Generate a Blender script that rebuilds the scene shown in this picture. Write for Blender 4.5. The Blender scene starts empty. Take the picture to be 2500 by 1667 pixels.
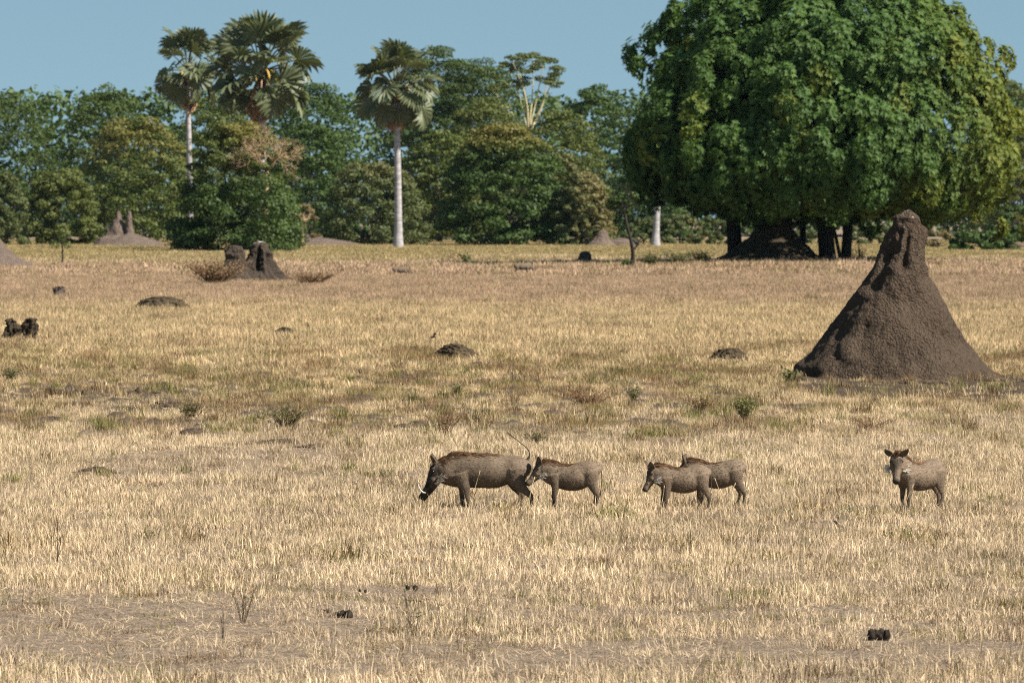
import bpy, math, random
import numpy as np
from mathutils import Vector, Matrix, Euler

# ------------------------------------------------------------------ camera, sky, sun, exposure
sc = bpy.context.scene
COL = sc.collection
FPX, CAMH, HOR = 13889.0, 3.3, 535.0          # focal length in photo pixels (2500 wide), camera height, horizon row
cam_d = bpy.data.cameras.new('camera'); cam = bpy.data.objects.new('camera', cam_d); COL.objects.link(cam)
cam.location = (0, 0, CAMH)
cam.rotation_euler = (math.radians(90) - math.atan((833.5 - HOR) / FPX), 0, 0)
cam_d.lens = 200; cam_d.sensor_width = 36; cam_d.clip_start = 1; cam_d.clip_end = 9000
cam_d.dof.use_dof = True; cam_d.dof.focus_distance = 65; cam_d.dof.aperture_fstop = 7.5
sc.camera = cam

SUN_EL = math.radians(43)
SUN_TO = Vector((math.sin(math.radians(64)) * math.cos(SUN_EL), -math.cos(math.radians(64)) * math.cos(SUN_EL), math.sin(SUN_EL)))
world = bpy.data.worlds.new('World'); sc.world = world; world.use_nodes = True
wn = world.node_tree.nodes; wl = world.node_tree.links
wn.clear()
wo = wn.new('ShaderNodeOutputWorld'); bg = wn.new('ShaderNodeBackground'); sky = wn.new('ShaderNodeTexSky')
sky.sky_type = 'NISHITA'; sky.sun_disc = False; sky.sun_elevation = SUN_EL
sky.sun_rotation = math.atan2(SUN_TO.x, SUN_TO.y)
sky.air_density = 1.0; sky.dust_density = 0.3; sky.ozone_density = 1.2; sky.altitude = 500
tc = wn.new('ShaderNodeTexCoord'); mp = wn.new('ShaderNodeMapping'); mp.inputs['Location'].default_value = (0, 0, 0.16)
wl.new(tc.outputs['Generated'], mp.inputs['Vector']); wl.new(mp.outputs['Vector'], sky.inputs['Vector'])
hs = wn.new('ShaderNodeHueSaturation'); hs.inputs['Saturation'].default_value = 0.92; hs.inputs['Hue'].default_value = 0.472
wl.new(sky.outputs['Color'], hs.inputs['Color']); wl.new(hs.outputs['Color'], bg.inputs['Color']); bg.inputs['Strength'].default_value = 0.056
wl.new(bg.outputs['Background'], wo.inputs['Surface'])
sun_d = bpy.data.lights.new('sun', 'SUN'); sun = bpy.data.objects.new('sun', sun_d); COL.objects.link(sun)
sun_d.energy = 5.0; sun_d.angle = math.radians(0.5); sun_d.color = (1.0, 0.93, 0.82)
sun.rotation_euler = SUN_TO.to_track_quat('Z', 'Y').to_euler()
sun.location = (60, -40, 80)
vs = sc.view_settings
sc.display_settings.display_device = 'sRGB'
vs.view_transform = 'Standard'; vs.look = 'None'; vs.gamma = 1; vs.exposure = 0.9; vs.use_curve_mapping = False
sc.cycles.use_denoising = False; sc.cycles.filter_width = 1.1
sc.cycles.max_bounces = 4; sc.cycles.diffuse_bounces = 1; sc.cycles.transmission_bounces = 3
sc.cycles.transparent_max_bounces = 4

# ------------------------------------------------------------------ helpers
R = np.random.default_rng(11)
random.seed(11)

def _hash(ix, iy, iz, seed):
    h = (ix.astype(np.int64) * 374761393 + iy.astype(np.int64) * 668265263 + iz.astype(np.int64) * 2147483647 + seed * 974711) & 0xffffffff
    h = ((h ^ (h >> 13)) * 1274126177) & 0xffffffff
    h = ((h ^ (h >> 16)) * 2246822519) & 0xffffffff
    return ((h ^ (h >> 15)) & 0xffffff) / float(0xffffff)

def noise3(x, y, z, seed=0):
    x = np.asarray(x, float); y = np.asarray(y, float); z = np.asarray(z, float) + np.zeros_like(x)
    ix, iy, iz = np.floor(x), np.floor(y), np.floor(z)
    fx, fy, fz = x - ix, y - iy, z - iz
    fx, fy, fz = [f * f * (3 - 2 * f) for f in (fx, fy, fz)]
    r = 0
    for a in (0, 1):
        for b in (0, 1):
            for c in (0, 1):
                w = (fx if a else 1 - fx) * (fy if b else 1 - fy) * (fz if c else 1 - fz)
                r = r + w * _hash(ix + a, iy + b, iz + c, seed)
    return r

def fbm(x, y, z=0.0, oct=4, seed=0):
    s = 0; a = 1; t = 0
    for i in range(oct):
        s = s + a * noise3(np.asarray(x) * 2 ** i, np.asarray(y) * 2 ** i, np.asarray(z) * 2 ** i, seed + i * 17)
        t += a; a *= 0.5
    return s / t

def sst(a, b, x):
    t = np.clip((np.asarray(x, float) - a) / (b - a), 0, 1)
    return t * t * (3 - 2 * t)

def band(x, a, b, s):
    return sst(a - s, a + s, x) * (1 - sst(b - s, b + s, x))

TREE = ((2010 - 1250) / FPX * 392, 392.0)     # foot of the big tree
MOUND = ((2212 - 1250) / FPX * 119, 119.0)    # foot of the big termite mound

def gz(x, y):
    x = np.asarray(x, float); y = np.asarray(y, float)
    k = 1 - 0.7 * sst(150, 500, y)
    z = 0.03 * np.sin(x * 0.31 + y * 0.11) + 0.03 * np.sin(y * 0.23 - x * 0.17 + 1.3)
    z = z + 0.10 * (fbm(x * 0.45, y * 0.45, 0, 3, 5) - 0.5) * k
    z = z + ring(x, y) * (0.16 * (fbm(x * 4.5, y * 3.5, 0, 4, 45) - 0.5))
    # clods and small heaps in the trodden, half bare belt of the middle field
    m = sst(82, 92, y) * (1 - sst(116, 132, y)) * (1 - 0.75 * sst(0.03, 0.06, x / np.maximum(y, 1)))
    q = fbm(x * 2.6 + 9, y * 1.1, 0, 4, 41)
    z = z + m * (0.19 * np.maximum(0, q - 0.56) / 0.44 + 0.10 * (fbm(x * 6, y * 4, 0, 2, 43) - 0.5) * sst(0.5, 0.6, q))
    z = z + 0.38 * np.exp(-(((x - TREE[0]) / 15) ** 2 + ((y - TREE[1]) / 22) ** 2))
    return z * (1 - 0.9 * np.exp(-(((x - MOUND[0]) / 5.0) ** 2 + ((y - MOUND[1] + 2) / 9.0) ** 2)))

def gz1(x, y): return float(gz(np.array([x]), np.array([y]))[0])
def px2(px, d): return (px - 1250) / FPX * d
def dist(py): return FPX * CAMH / (py - HOR)
def pix(x, y):
    return 1250 + x * FPX / y, HOR + FPX * CAMH / y

def mesh(name, V, faces, mat, smooth=False, attrs=None):
    me = bpy.data.meshes.new(name)
    V = np.asarray(V, np.float32).reshape(-1, 3)
    me.vertices.add(len(V)); me.vertices.foreach_set('co', V.ravel())
    arrs = [np.asarray(f, np.int32) for f in faces if len(f)]
    nl = sum(a.size for a in arrs); npol = sum(len(a) for a in arrs)
    me.loops.add(nl); me.loops.foreach_set('vertex_index', np.concatenate([a.ravel() for a in arrs]))
    sizes = np.concatenate([np.full(len(a), a.shape[1]) for a in arrs])
    me.polygons.add(npol); me.polygons.foreach_set('loop_start', np.concatenate([[0], np.cumsum(sizes)[:-1]]).astype(np.int32))
    if smooth: me.polygons.foreach_set('use_smooth', np.ones(npol, bool))
    me.update(calc_edges=True)
    for k, a in (attrs or {}).items():
        at = me.attributes.new(k, 'FLOAT', 'POINT'); at.data.foreach_set('value', np.asarray(a, np.float32))
    if mat: me.materials.append(mat)
    return me

def link(name, me, parent=None, loc=(0, 0, 0), rotz=0.0):
    o = bpy.data.objects.new(name, me); COL.objects.link(o)
    o.location = loc; o.rotation_euler = (0, 0, rotz)
    if parent is not None: o.parent = parent
    return o

def tag(o, label=None, cat=None, group=None, kind=None):
    if label: o['label'] = label
    if cat: o['category'] = cat
    if group: o['group'] = group
    if kind: o['kind'] = kind
    return o

def thing(name, label, cat, loc, group=None, rotz=0.0):
    return tag(link(name, None, None, loc, rotz), label, cat, group)

class MB:
    """collects pieces of one mesh"""
    def __init__(s): s.V = []; s.Q = []; s.T = []; s.n = 0; s.A = {}
    def add(s, V, Q=None, T=None, **attrs):
        V = np.asarray(V, float).reshape(-1, 3)
        if Q is not None and len(Q): s.Q.append(np.asarray(Q) + s.n)
        if T is not None and len(T): s.T.append(np.asarray(T) + s.n)
        s.V.append(V); s.n += len(V)
        for k, a in attrs.items(): s.A.setdefault(k, []).append(np.broadcast_to(np.asarray(a, float), (len(V),)))
        return s
    def mesh(s, name, mat, smooth=False):
        f = []
        if s.Q: f.append(np.concatenate(s.Q))
        if s.T: f.append(np.concatenate(s.T))
        return mesh(name, np.concatenate(s.V), f, mat, smooth, {k: np.concatenate(a) for k, a in s.A.items()})
    def build(s, name, mat, parent=None, loc=(0, 0, 0), smooth=False):
        return link(name, s.mesh(name, mat, smooth), parent, loc)

def catmull(P, n):
    P = np.asarray(P, float); m = len(P)
    Pp = np.vstack([2 * P[0] - P[1], P, 2 * P[-1] - P[-2]])
    out = []
    for t in np.linspace(0, m - 1 - 1e-9, n):
        i = int(t); f = t - i
        a, b, c, d = Pp[i], Pp[i + 1], Pp[i + 2], Pp[i + 3]
        out.append(0.5 * (2 * b + (c - a) * f + (2 * a - 5 * b + 4 * c - d) * f * f + (3 * b - a - 3 * c + d) * f ** 3))
    return np.array(out)

def rings(C, hw, hh, ref, seg):
    """closed loft: centres C, half width (across ref x tangent) and half height (along ref)"""
    C = np.asarray(C, float); n = len(C)
    T = np.gradient(C, axis=0); T /= np.linalg.norm(T, axis=1)[:, None] + 1e-9
    S = np.cross(T, np.asarray(ref, float)); S /= np.linalg.norm(S, axis=1)[:, None] + 1e-9
    U = np.cross(S, T)
    a = np.linspace(0, 2 * np.pi, seg, endpoint=False)
    V = C[:, None, :] + np.cos(a)[None, :, None] * (S * np.asarray(hw)[:, None])[:, None, :] + np.sin(a)[None, :, None] * (U * np.asarray(hh)[:, None])[:, None, :]
    V = V.reshape(-1, 3)
    i = np.arange(n - 1)[:, None] * seg; j = np.arange(seg)[None, :]; j2 = (j + 1) % seg
    Q = np.stack([i + j, i + j2, i + seg + j2, i + seg + j], -1).reshape(-1, 4)
    V = np.vstack([V, C[0], C[-1]])
    b = np.arange(seg); b2 = (b + 1) % seg
    Tt = np.vstack([np.stack([np.full(seg, n * seg), b2, b], -1), np.stack([np.full(seg, n * seg + 1), (n - 1) * seg + b, (n - 1) * seg + b2], -1)])
    return V, Q, Tt

def tube(P, r, seg=5, n=None, ref=(0.13, 0.21, 0.97)):
    P = np.asarray(P, float); r = np.asarray(r, float)
    A = np.column_stack([P, np.broadcast_to(r, (len(P),))])
    if n: A = catmull(A, n); A[:, 3] = np.maximum(A[:, 3], 1e-4)
    return rings(A[:, :3], A[:, 3], A[:, 3], ref, seg)

def unit(v): return v / (np.linalg.norm(v, axis=-1, keepdims=True) + 1e-9)
def rdir(n, rng=R): return unit(rng.normal(size=(n, 3)))

def leaves(mb, P, D, N, L, W, droop=0.0, **attrs):
    """rhombic leaves: foot P, direction D, normal N, length L, width W"""
    n = len(P); S = unit(np.cross(D, N)); L = np.broadcast_to(L, (n,))[:, None]; W = np.broadcast_to(W, (n,))[:, None]
    mid = P + D * L * 0.45 ; tip = P + D * L + np.array([0, 0, -1.0]) * L * droop
    V = np.stack([P, mid + S * W / 2, tip, mid - S * W / 2], 1).reshape(-1, 3)
    Q = np.arange(4 * n).reshape(-1, 4)
    mb.add(V, Q, **{k: np.repeat(np.broadcast_to(a, (n,)), 4) for k, a in attrs.items()})

# ------------------------------------------------------------------ materials
def mat_new(name):
    m = bpy.data.materials.new(name); m.use_nodes = True
    nt = m.node_tree; nt.nodes.clear()
    out = nt.nodes.new('ShaderNodeOutputMaterial')
    return m, nt, out

def N(nt, t, **kw):
    n = nt.nodes.new(t)
    for k, v in kw.items():
        if hasattr(n, k): setattr(n, k, v)
        else: n.inputs[k].default_value = v
    return n

def mixc(nt, f, a, b, mode='MIX'):
    m = nt.nodes.new('ShaderNodeMix'); m.data_type = 'RGBA'; m.blend_type = mode; m.clamp_factor = True
    for s, v in ((0, f), (6, a), (7, b)):
        if hasattr(v, 'links'): nt.links.new(v, m.inputs[s])
        elif s == 0: m.inputs[0].default_value = v
        else: m.inputs[s].default_value = (*v, 1) if len(v) == 3 else v
    return m.outputs[2]

def attr(nt, name, typ='GEOMETRY'):
    a = nt.nodes.new('ShaderNodeAttribute'); a.attribute_name = name; a.attribute_type = typ
    return a

def leaf_mat(name, A, B, C, trans=0.25, rough=0.55, spec=0.35):
    m, nt, out = mat_new(name)
    c = mixc(nt, attr(nt, 'tone').outputs['Fac'], A, B)
    c = mixc(nt, attr(nt, 'dry').outputs['Fac'], c, C)
    p = N(nt, 'ShaderNodeBsdfPrincipled', Roughness=rough); p.inputs['Specular IOR Level'].default_value = spec
    nt.links.new(c, p.inputs['Base Color'])
    t = N(nt, 'ShaderNodeBsdfTranslucent')
    c2 = mixc(nt, 1.0, c, (1.5, 1.45, 0.6), 'MULTIPLY'); nt.links.new(c2, t.inputs['Color'])
    mx = N(nt, 'ShaderNodeMixShader'); mx.inputs[0].default_value = trans
    nt.links.new(p.outputs[0], mx.inputs[1]); nt.links.new(t.outputs[0], mx.inputs[2])
    nt.links.new(mx.outputs[0], out.inputs['Surface'])
    return m

def noise_mat(name, A, B, scale=6.0, rough=0.9, bump=0.0, stretch=(1, 1, 1), spec=0.15, detail=6, lo=0.35, hi=0.65):
    m, nt, out = mat_new(name)
    tcn = N(nt, 'ShaderNodeTexCoord'); mpn = N(nt, 'ShaderNodeMapping'); mpn.inputs['Scale'].default_value = stretch
    nt.links.new(tcn.outputs['Object'], mpn.inputs['Vector'])
    nz = N(nt, 'ShaderNodeTexNoise'); nz.inputs['Scale'].default_value = scale; nz.inputs['Detail'].default_value = detail
    nt.links.new(mpn.outputs[0], nz.inputs['Vector'])
    mr = N(nt, 'ShaderNodeMapRange'); mr.inputs['From Min'].default_value = lo; mr.inputs['From Max'].default_value = hi
    nt.links.new(nz.outputs['Fac'], mr.inputs['Value'])
    c = mixc(nt, mr.outputs[0], A, B)
    p = N(nt, 'ShaderNodeBsdfPrincipled', Roughness=rough); p.inputs['Specular IOR Level'].default_value = spec
    nt.links.new(c, p.inputs['Base Color'])
    if bump:
        b = N(nt, 'ShaderNodeBump', Strength=1.0, Distance=bump); nt.links.new(nz.outputs['Fac'], b.inputs['Height'])
        nt.links.new(b.outputs[0], p.inputs['Normal'])
    nt.links.new(p.outputs[0], out.inputs['Surface'])
    m['_c'] = 1
    return m

def strand_mat(name, A, B, rough=0.6, trans=0.0):
    return leaf_mat(name, A, B, B, trans, rough, 0.2)

def grass_mat(name):
    m, nt, out = mat_new(name)
    t = attr(nt, 'tint', 'INSTANCER'); v = attr(nt, 'tone')
    mr = N(nt, 'ShaderNodeMapRange'); mr.inputs['To Min'].default_value = 0.48; mr.inputs['To Max'].default_value = 1.22
    nt.links.new(v.outputs['Fac'], mr.inputs['Value'])
    c = mixc(nt, 1.0, t.outputs['Color'], (1, 1, 1), 'MULTIPLY')
    vm = N(nt, 'ShaderNodeVectorMath', operation='SCALE'); nt.links.new(c, vm.inputs[0]); nt.links.new(mr.outputs[0], vm.inputs['Scale'])
    p = N(nt, 'ShaderNodeBsdfPrincipled', Roughness=0.6); p.inputs['Specular IOR Level'].default_value = 0.25
    nt.links.new(vm.outputs[0], p.inputs['Base Color'])
    tr = N(nt, 'ShaderNodeBsdfTranslucent'); nt.links.new(vm.outputs[0], tr.inputs['Color'])
    mx = N(nt, 'ShaderNodeMixShader'); mx.inputs[0].default_value = 0.2
    nt.links.new(p.outputs[0], mx.inputs[1]); nt.links.new(tr.outputs[0], mx.inputs[2])
    nt.links.new(mx.outputs[0], out.inputs['Surface'])
    return m

M_BARK = noise_mat('bark', (0.035, 0.028, 0.022), (0.09, 0.075, 0.06), 5, bump=0.05, stretch=(1, 1, 0.25))
M_BARK_DARK = noise_mat('dark_bark', (0.018, 0.015, 0.013), (0.045, 0.038, 0.03), 4, bump=0.05, stretch=(1, 1, 0.25))
M_BARK_PALE = noise_mat('pale_yellow_bark', (0.42, 0.36, 0.20), (0.62, 0.55, 0.34), 3, bump=0.03)
M_BLEACH = noise_mat('bleached_wood', (0.34, 0.235, 0.13), (0.50, 0.36, 0.21), 4)
M_PALMBARK = noise_mat('palm_bark', (0.24, 0.23, 0.23), (0.42, 0.40, 0.40), 1.2, bump=0.04, stretch=(1, 1, 3.5))
M_MOUND = None
def mound_mat(name, A, B, dropping=None, bump=0.05):
    """crusted termite earth; dropping=(z, amount) adds chalky splashes above height z"""
    m, nt, out = mat_new(name)
    tcn = N(nt, 'ShaderNodeTexCoord')
    n1 = N(nt, 'ShaderNodeTexNoise'); n1.inputs['Scale'].default_value = 1.3; n1.inputs['Detail'].default_value = 8
    n2 = N(nt, 'ShaderNodeTexNoise'); n2.inputs['Scale'].default_value = 14; n2.inputs['Detail'].default_value = 5; n2.inputs['Roughness'].default_value = 0.7
    n3 = N(nt, 'ShaderNodeTexVoronoi'); n3.inputs['Scale'].default_value = 22
    for n in (n1, n2, n3): nt.links.new(tcn.outputs['Object'], n.inputs['Vector'])
    mr0 = N(nt, 'ShaderNodeMapRange'); mr0.inputs['From Min'].default_value = 0.36; mr0.inputs['From Max'].default_value = 0.64; nt.links.new(n1.outputs['Fac'], mr0.inputs['Value'])
    c = mixc(nt, mr0.outputs[0], A, B)
    mr = N(nt, 'ShaderNodeMapRange'); mr.inputs['From Min'].default_value = 0.4; mr.inputs['From Max'].default_value = 0.68
    nt.links.new(n2.outputs['Fac'], mr.inputs['Value'])
    c = mixc(nt, mr.outputs[0], c, tuple(min(1, b * 1.35) for b in B))
    if dropping:
        sp = N(nt, 'ShaderNodeSeparateXYZ'); nt.links.new(tcn.outputs['Object'], sp.inputs[0])
        h = N(nt, 'ShaderNodeMapRange'); h.inputs['From Min'].default_value = dropping[0]; h.inputs['From Max'].default_value = dropping[0] + dropping[2]
        h.inputs['To Max'].default_value = dropping[1]
        nt.links.new(sp.outputs['Z'], h.inputs['Value'])
        n4 = N(nt, 'ShaderNodeTexNoise'); n4.inputs['Scale'].default_value = dropping[3]; n4.inputs['Detail'].default_value = 4
        nt.links.new(tcn.outputs['Object'], n4.inputs['Vector'])
        th = N(nt, 'ShaderNodeMath', operation='ADD'); nt.links.new(n4.outputs['Fac'], th.inputs[0]); nt.links.new(h.outputs[0], th.inputs[1])
        st = N(nt, 'ShaderNodeMapRange'); st.inputs['From Min'].default_value = 0.78; st.inputs['From Max'].default_value = 0.86
        nt.links.new(th.outputs[0], st.inputs['Value'])
        c = mixc(nt, st.outputs[0], c, (0.55, 0.5, 0.45))
    p = N(nt, 'ShaderNodeBsdfPrincipled', Roughness=0.95); p.inputs['Specular IOR Level'].default_value = 0.1
    nt.links.new(c, p.inputs['Base Color'])
    ad = N(nt, 'ShaderNodeMath', operation='ADD'); nt.links.new(n2.outputs['Fac'], ad.inputs[0])
    ml = N(nt, 'ShaderNodeMath', operation='MULTIPLY'); ml.inputs[1].default_value = -0.6
    nt.links.new(n3.outputs['Distance'], ml.inputs[0]); nt.links.new(ml.outputs[0], ad.inputs[1])
    b = N(nt, 'ShaderNodeBump', Strength=1.0, Distance=bump); nt.links.new(ad.outputs[0], b.inputs['Height']); nt.links.new(b.outputs[0], p.inputs['Normal'])
    nt.links.new(p.outputs[0], out.inputs['Surface'])
    return m

# ------------------------------------------------------------------ ground
CLEAR = [(2146, 45.2, .35), (1004, 50.6, .25), (886, 50.3, .2), (842, 47.8, .3), (592, 47, .3), (228, 74, .3), (490, 80, .3), (684, 82.5, .9), (765, 80.5, .5), (1000, 89.5, .6), (905, 89, .4), (470, 86.5, .35), (345, 104, .6), (190, 104.5, .8), (640, 121, .5), (1976, 54.5, .12), (2042, 60.5, .12)]
def ring(x, y):
    e = np.sqrt(((x - MOUND[0] - 0.1) / 3.3) ** 2 + ((y - MOUND[1] + 6.2) / 11.0) ** 2) + (fbm(x * 1.3, y * 0.7, 0, 3, 77) - 0.5) * 0.5
    return 1 - sst(0.8, 1.02, e)
def streak(x, y):
    px, py = pix(x, y)
    j = (fbm(x * 0.5, y * 0.2, 0, 4, 31) - 0.5) * 150; k = fbm(x * 0.9, y * 0.5, 0, 4, 37)
    return band(py + j * 0.25, 948, 1006, 7) * (1 - sst(380, 520, px + j)) * sst(0.38, 0.5, k)
def soil_dark(x, y):
    q = fbm(x * 2.6 + 9, y * 1.1, 0, 4, 41)
    return np.clip(np.maximum(np.maximum(0.9 * ring(x, y), 0.8 * streak(x, y)), 0.8 * sst(82, 92, y) * (1 - sst(116, 132, y)) * sst(0.54, 0.66, q)), 0, 1)
def ground_mat():
    m, nt, out = mat_new('savanna_soil')
    tcn = N(nt, 'ShaderNodeTexCoord')
    n1 = N(nt, 'ShaderNodeTexNoise'); n1.inputs['Scale'].default_value = 0.5; n1.inputs['Detail'].default_value = 8
    n2 = N(nt, 'ShaderNodeTexNoise'); n2.inputs['Scale'].default_value = 9; n2.inputs['Detail'].default_value = 8; n2.inputs['Roughness'].default_value = 0.7
    n3 = N(nt, 'ShaderNodeTexNoise'); n3.inputs['Scale'].default_value = 45; n3.inputs['Detail'].default_value = 3
    for n in (n1, n2, n3): nt.links.new(tcn.outputs['Object'], n.inputs['Vector'])
    c = mixc(nt, n1.outputs['Fac'], (0.17, 0.125, 0.095), (0.26, 0.20, 0.155))
    mr = N(nt, 'ShaderNodeMapRange'); mr.inputs['From Min'].default_value = 0.42; mr.inputs['From Max'].default_value = 0.62
    nt.links.new(n2.outputs['Fac'], mr.inputs['Value'])
    c = mixc(nt, mr.outputs[0], c, (0.36, 0.28, 0.20))
    mr3 = N(nt, 'ShaderNodeMapRange'); mr3.inputs['From Min'].default_value = 0.48; mr3.inputs['From Max'].default_value = 0.66
    nt.links.new(n3.outputs['Fac'], mr3.inputs['Value'])
    c = mixc(nt, mr3.outputs[0], c, (0.10, 0.072, 0.052))
    c = mixc(nt, attr(nt, 'dark').outputs['Fac'], c, (0.055, 0.039, 0.027))
    p = N(nt, 'ShaderNodeBsdfPrincipled', Roughness=0.95); p.inputs['Specular IOR Level'].default_value = 0.1
    nt.links.new(c, p.inputs['Base Color'])
    b = N(nt, 'ShaderNodeBump', Strength=1.0, Distance=0.05); nt.links.new(n2.outputs['Fac'], b.inputs['Height']); nt.links.new(b.outputs[0], p.inputs['Normal'])
    nt.links.new(p.outputs[0], out.inputs['Surface'])
    return m

ys = np.concatenate([np.linspace(-60, 34, 24), np.arange(35, 130, 0.4), np.geomspace(130.3, 1200, 190), np.geomspace(1300, 8000, 12)])
cu = np.linspace(-1, 1, 221); eu = np.array([.02, .06, .14, .3, .6, 1.0])
inner = cu[None, :] * (0.125 * np.maximum(ys, 0) + 4)[:, None]
outer = (0.125 * np.maximum(ys, 0) + 4)[:, None] + eu[None, :] * (60 + 1.2 * np.maximum(ys, 0))[:, None]
gx = np.concatenate([-outer[:, ::-1], inner, outer], 1); gy = np.broadcast_to(ys[:, None], gx.shape)
gzv = gz(gx.ravel(), gy.ravel())
ni, nj = gx.shape
ii = np.arange(ni - 1)[:, None] * nj; jj = np.arange(nj - 1)[None, :]
GQ = np.stack([ii + jj, ii + jj + 1, ii + nj + jj + 1, ii + nj + jj], -1).reshape(-1, 4)
ground = link('ground', mesh('ground', np.column_stack([gx.ravel(), gy.ravel(), gzv]), [GQ], ground_mat(), True, dict(dark=soil_dark(gx.ravel(), gy.ravel()))))
ground['kind'] = 'structure'

# ------------------------------------------------------------------ grass (stuff): tufts scattered by geometry nodes
def tuft_mesh(name, nb, rad, h0, h1, w, lean, flat, mat, rng, seedhead=0.0):
    mb = MB()
    n = nb
    a = rng.uniform(0, 2 * np.pi, n); rr = rad * np.sqrt(rng.uniform(0, 1, n))
    P = np.column_stack([rr * np.cos(a), rr * np.sin(a), np.full(n, -0.01)])
    az = rng.uniform(0, 2 * np.pi, n)
    le = np.abs(rng.normal(0, lean, n)) + flat * rng.uniform(0.7, 1.0, n)
    le = np.minimum(le, 1.5)
    L = rng.uniform(h0, h1, n)
    H = np.column_stack([np.cos(az), np.sin(az), np.zeros(n)])
    up = np.array([0, 0, 1.0])
    d1 = unit(H * np.sin(le * 0.6)[:, None] + up * np.cos(le * 0.6)[:, None])
    le2 = np.minimum(le * 1.7 + 0.1, 1.75) if not flat else le * 0.6
    d2 = unit(H * np.sin(le2)[:, None] + up * np.cos(le2)[:, None])
    m1 = P + d1 * (L * 0.55)[:, None]; t = m1 + d2 * (L * 0.45)[:, None]
    if flat: m1[:, 2] *= 0.12; t[:, 2] *= 0.12
    t[:, 2] = np.maximum(t[:, 2], 0.004); m1[:, 2] = np.maximum(m1[:, 2], 0.008)
    sa = rng.uniform(0, 2 * np.pi, n)
    S = np.column_stack([np.cos(sa), np.sin(sa), np.zeros(n)]) * (w * rng.uniform(0.6, 1.3, n))[:, None] / 2
    V = np.stack([P - S, P + S, m1 + S * 0.9, m1 - S * 0.9, t], 1).reshape(-1, 3)
    b = np.arange(n)[:, None] * 5
    Q = b + np.array([[0, 1, 2, 3]]); T = b + np.array([[3, 2, 4]])
    mb.add(V, Q, T, tone=np.repeat(rng.uniform(0, 1, n), 5))
    return mb.mesh(name, mat)

M_GRASS = grass_mat('dry_grass_blades')

def protos(name, specs, seed):
    c = bpy.data.collections.new(name); rng = np.random.default_rng(seed)
    for i, s in enumerate(specs):
        c.objects.link(bpy.data.objects.new('%s_%02d' % (name, i), tuft_mesh('%s_%02d' % (name, i), mat=M_GRASS, rng=rng, **s)))
    return c

def scatter(name, coll, ncoll, P, rotz, tilt, scl, idx, tint, label):
    n = len(P)
    me = bpy.data.meshes.new(name); me.vertices.add(n); me.vertices.foreach_set('co', np.asarray(P, np.float32).ravel()); me.update()
    a = me.attributes.new('rot', 'FLOAT_VECTOR', 'POINT'); a.data.foreach_set('vector', np.column_stack([tilt[:, 0], tilt[:, 1], rotz]).astype(np.float32).ravel())
    a = me.attributes.new('scl', 'FLOAT_VECTOR', 'POINT'); a.data.foreach_set('vector', np.asarray(scl, np.float32).ravel())
    a = me.attributes.new('idx', 'INT', 'POINT'); a.data.foreach_set('value', np.asarray(idx, np.int32))
    a = me.attributes.new('tint', 'FLOAT_COLOR', 'POINT'); a.data.foreach_set('color', np.column_stack([tint, np.ones(n)]).astype(np.float32).ravel())
    o = link(name, me)
    ng = bpy.data.node_groups.new(name, 'GeometryNodeTree')
    ng.interface.new_socket('Geometry', in_out='INPUT', socket_type='NodeSocketGeometry')
    ng.interface.new_socket('Geometry', in_out='OUTPUT', socket_type='NodeSocketGeometry')
    gi = ng.nodes.new('NodeGroupInput'); go = ng.nodes.new('NodeGroupOutput')
    ip = ng.nodes.new('GeometryNodeInstanceOnPoints'); ci = ng.nodes.new('GeometryNodeCollectionInfo')
    ci.inputs['Collection'].default_value = coll; ci.inputs['Separate Children'].default_value = True; ci.inputs['Reset Children'].default_value = True
    ip.inputs['Pick Instance'].default_value = True
    def na(nm, t):
        x = ng.nodes.new('GeometryNodeInputNamedAttribute'); x.data_type = t; x.inputs['Name'].default_value = nm
        return [s for s in x.outputs if s.enabled and s.name == 'Attribute'][0]
    L = ng.links
    e2r = ng.nodes.new('FunctionNodeEulerToRotation')
    L.new(na('rot', 'FLOAT_VECTOR'), e2r.inputs[0]); L.new(e2r.outputs[0], ip.inputs['Rotation'])
    L.new(na('scl', 'FLOAT_VECTOR'), ip.inputs['Scale']); L.new(na('idx', 'INT'), ip.inputs['Instance Index'])
    L.new(gi.outputs[0], ip.inputs['Points']); L.new(ci.outputs[0], ip.inputs['Instance']); L.new(ip.outputs[0], go.inputs[0])
    md = o.modifiers.new('scatter', 'NODES'); md.node_group = ng
    tag(o, label, 'grass', kind='stuff')
    return o

def field_points(d0, d1, dens, rng, margin=1.4):
    """random ground points inside a widened view wedge, dens per square metre"""
    hw = lambda y: 0.09 * margin * y + 1.5
    area = (hw(d0) + hw(d1)) * (d1 - d0)
    n = int(area * dens)
    y = rng.uniform(d0, d1, n * 2); keep = rng.uniform(0, 1, n * 2) < hw(y) / hw(d1)
    y = y[keep][:n]
    x = rng.uniform(-1, 1, len(y)) * hw(y)
    return x, y

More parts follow.
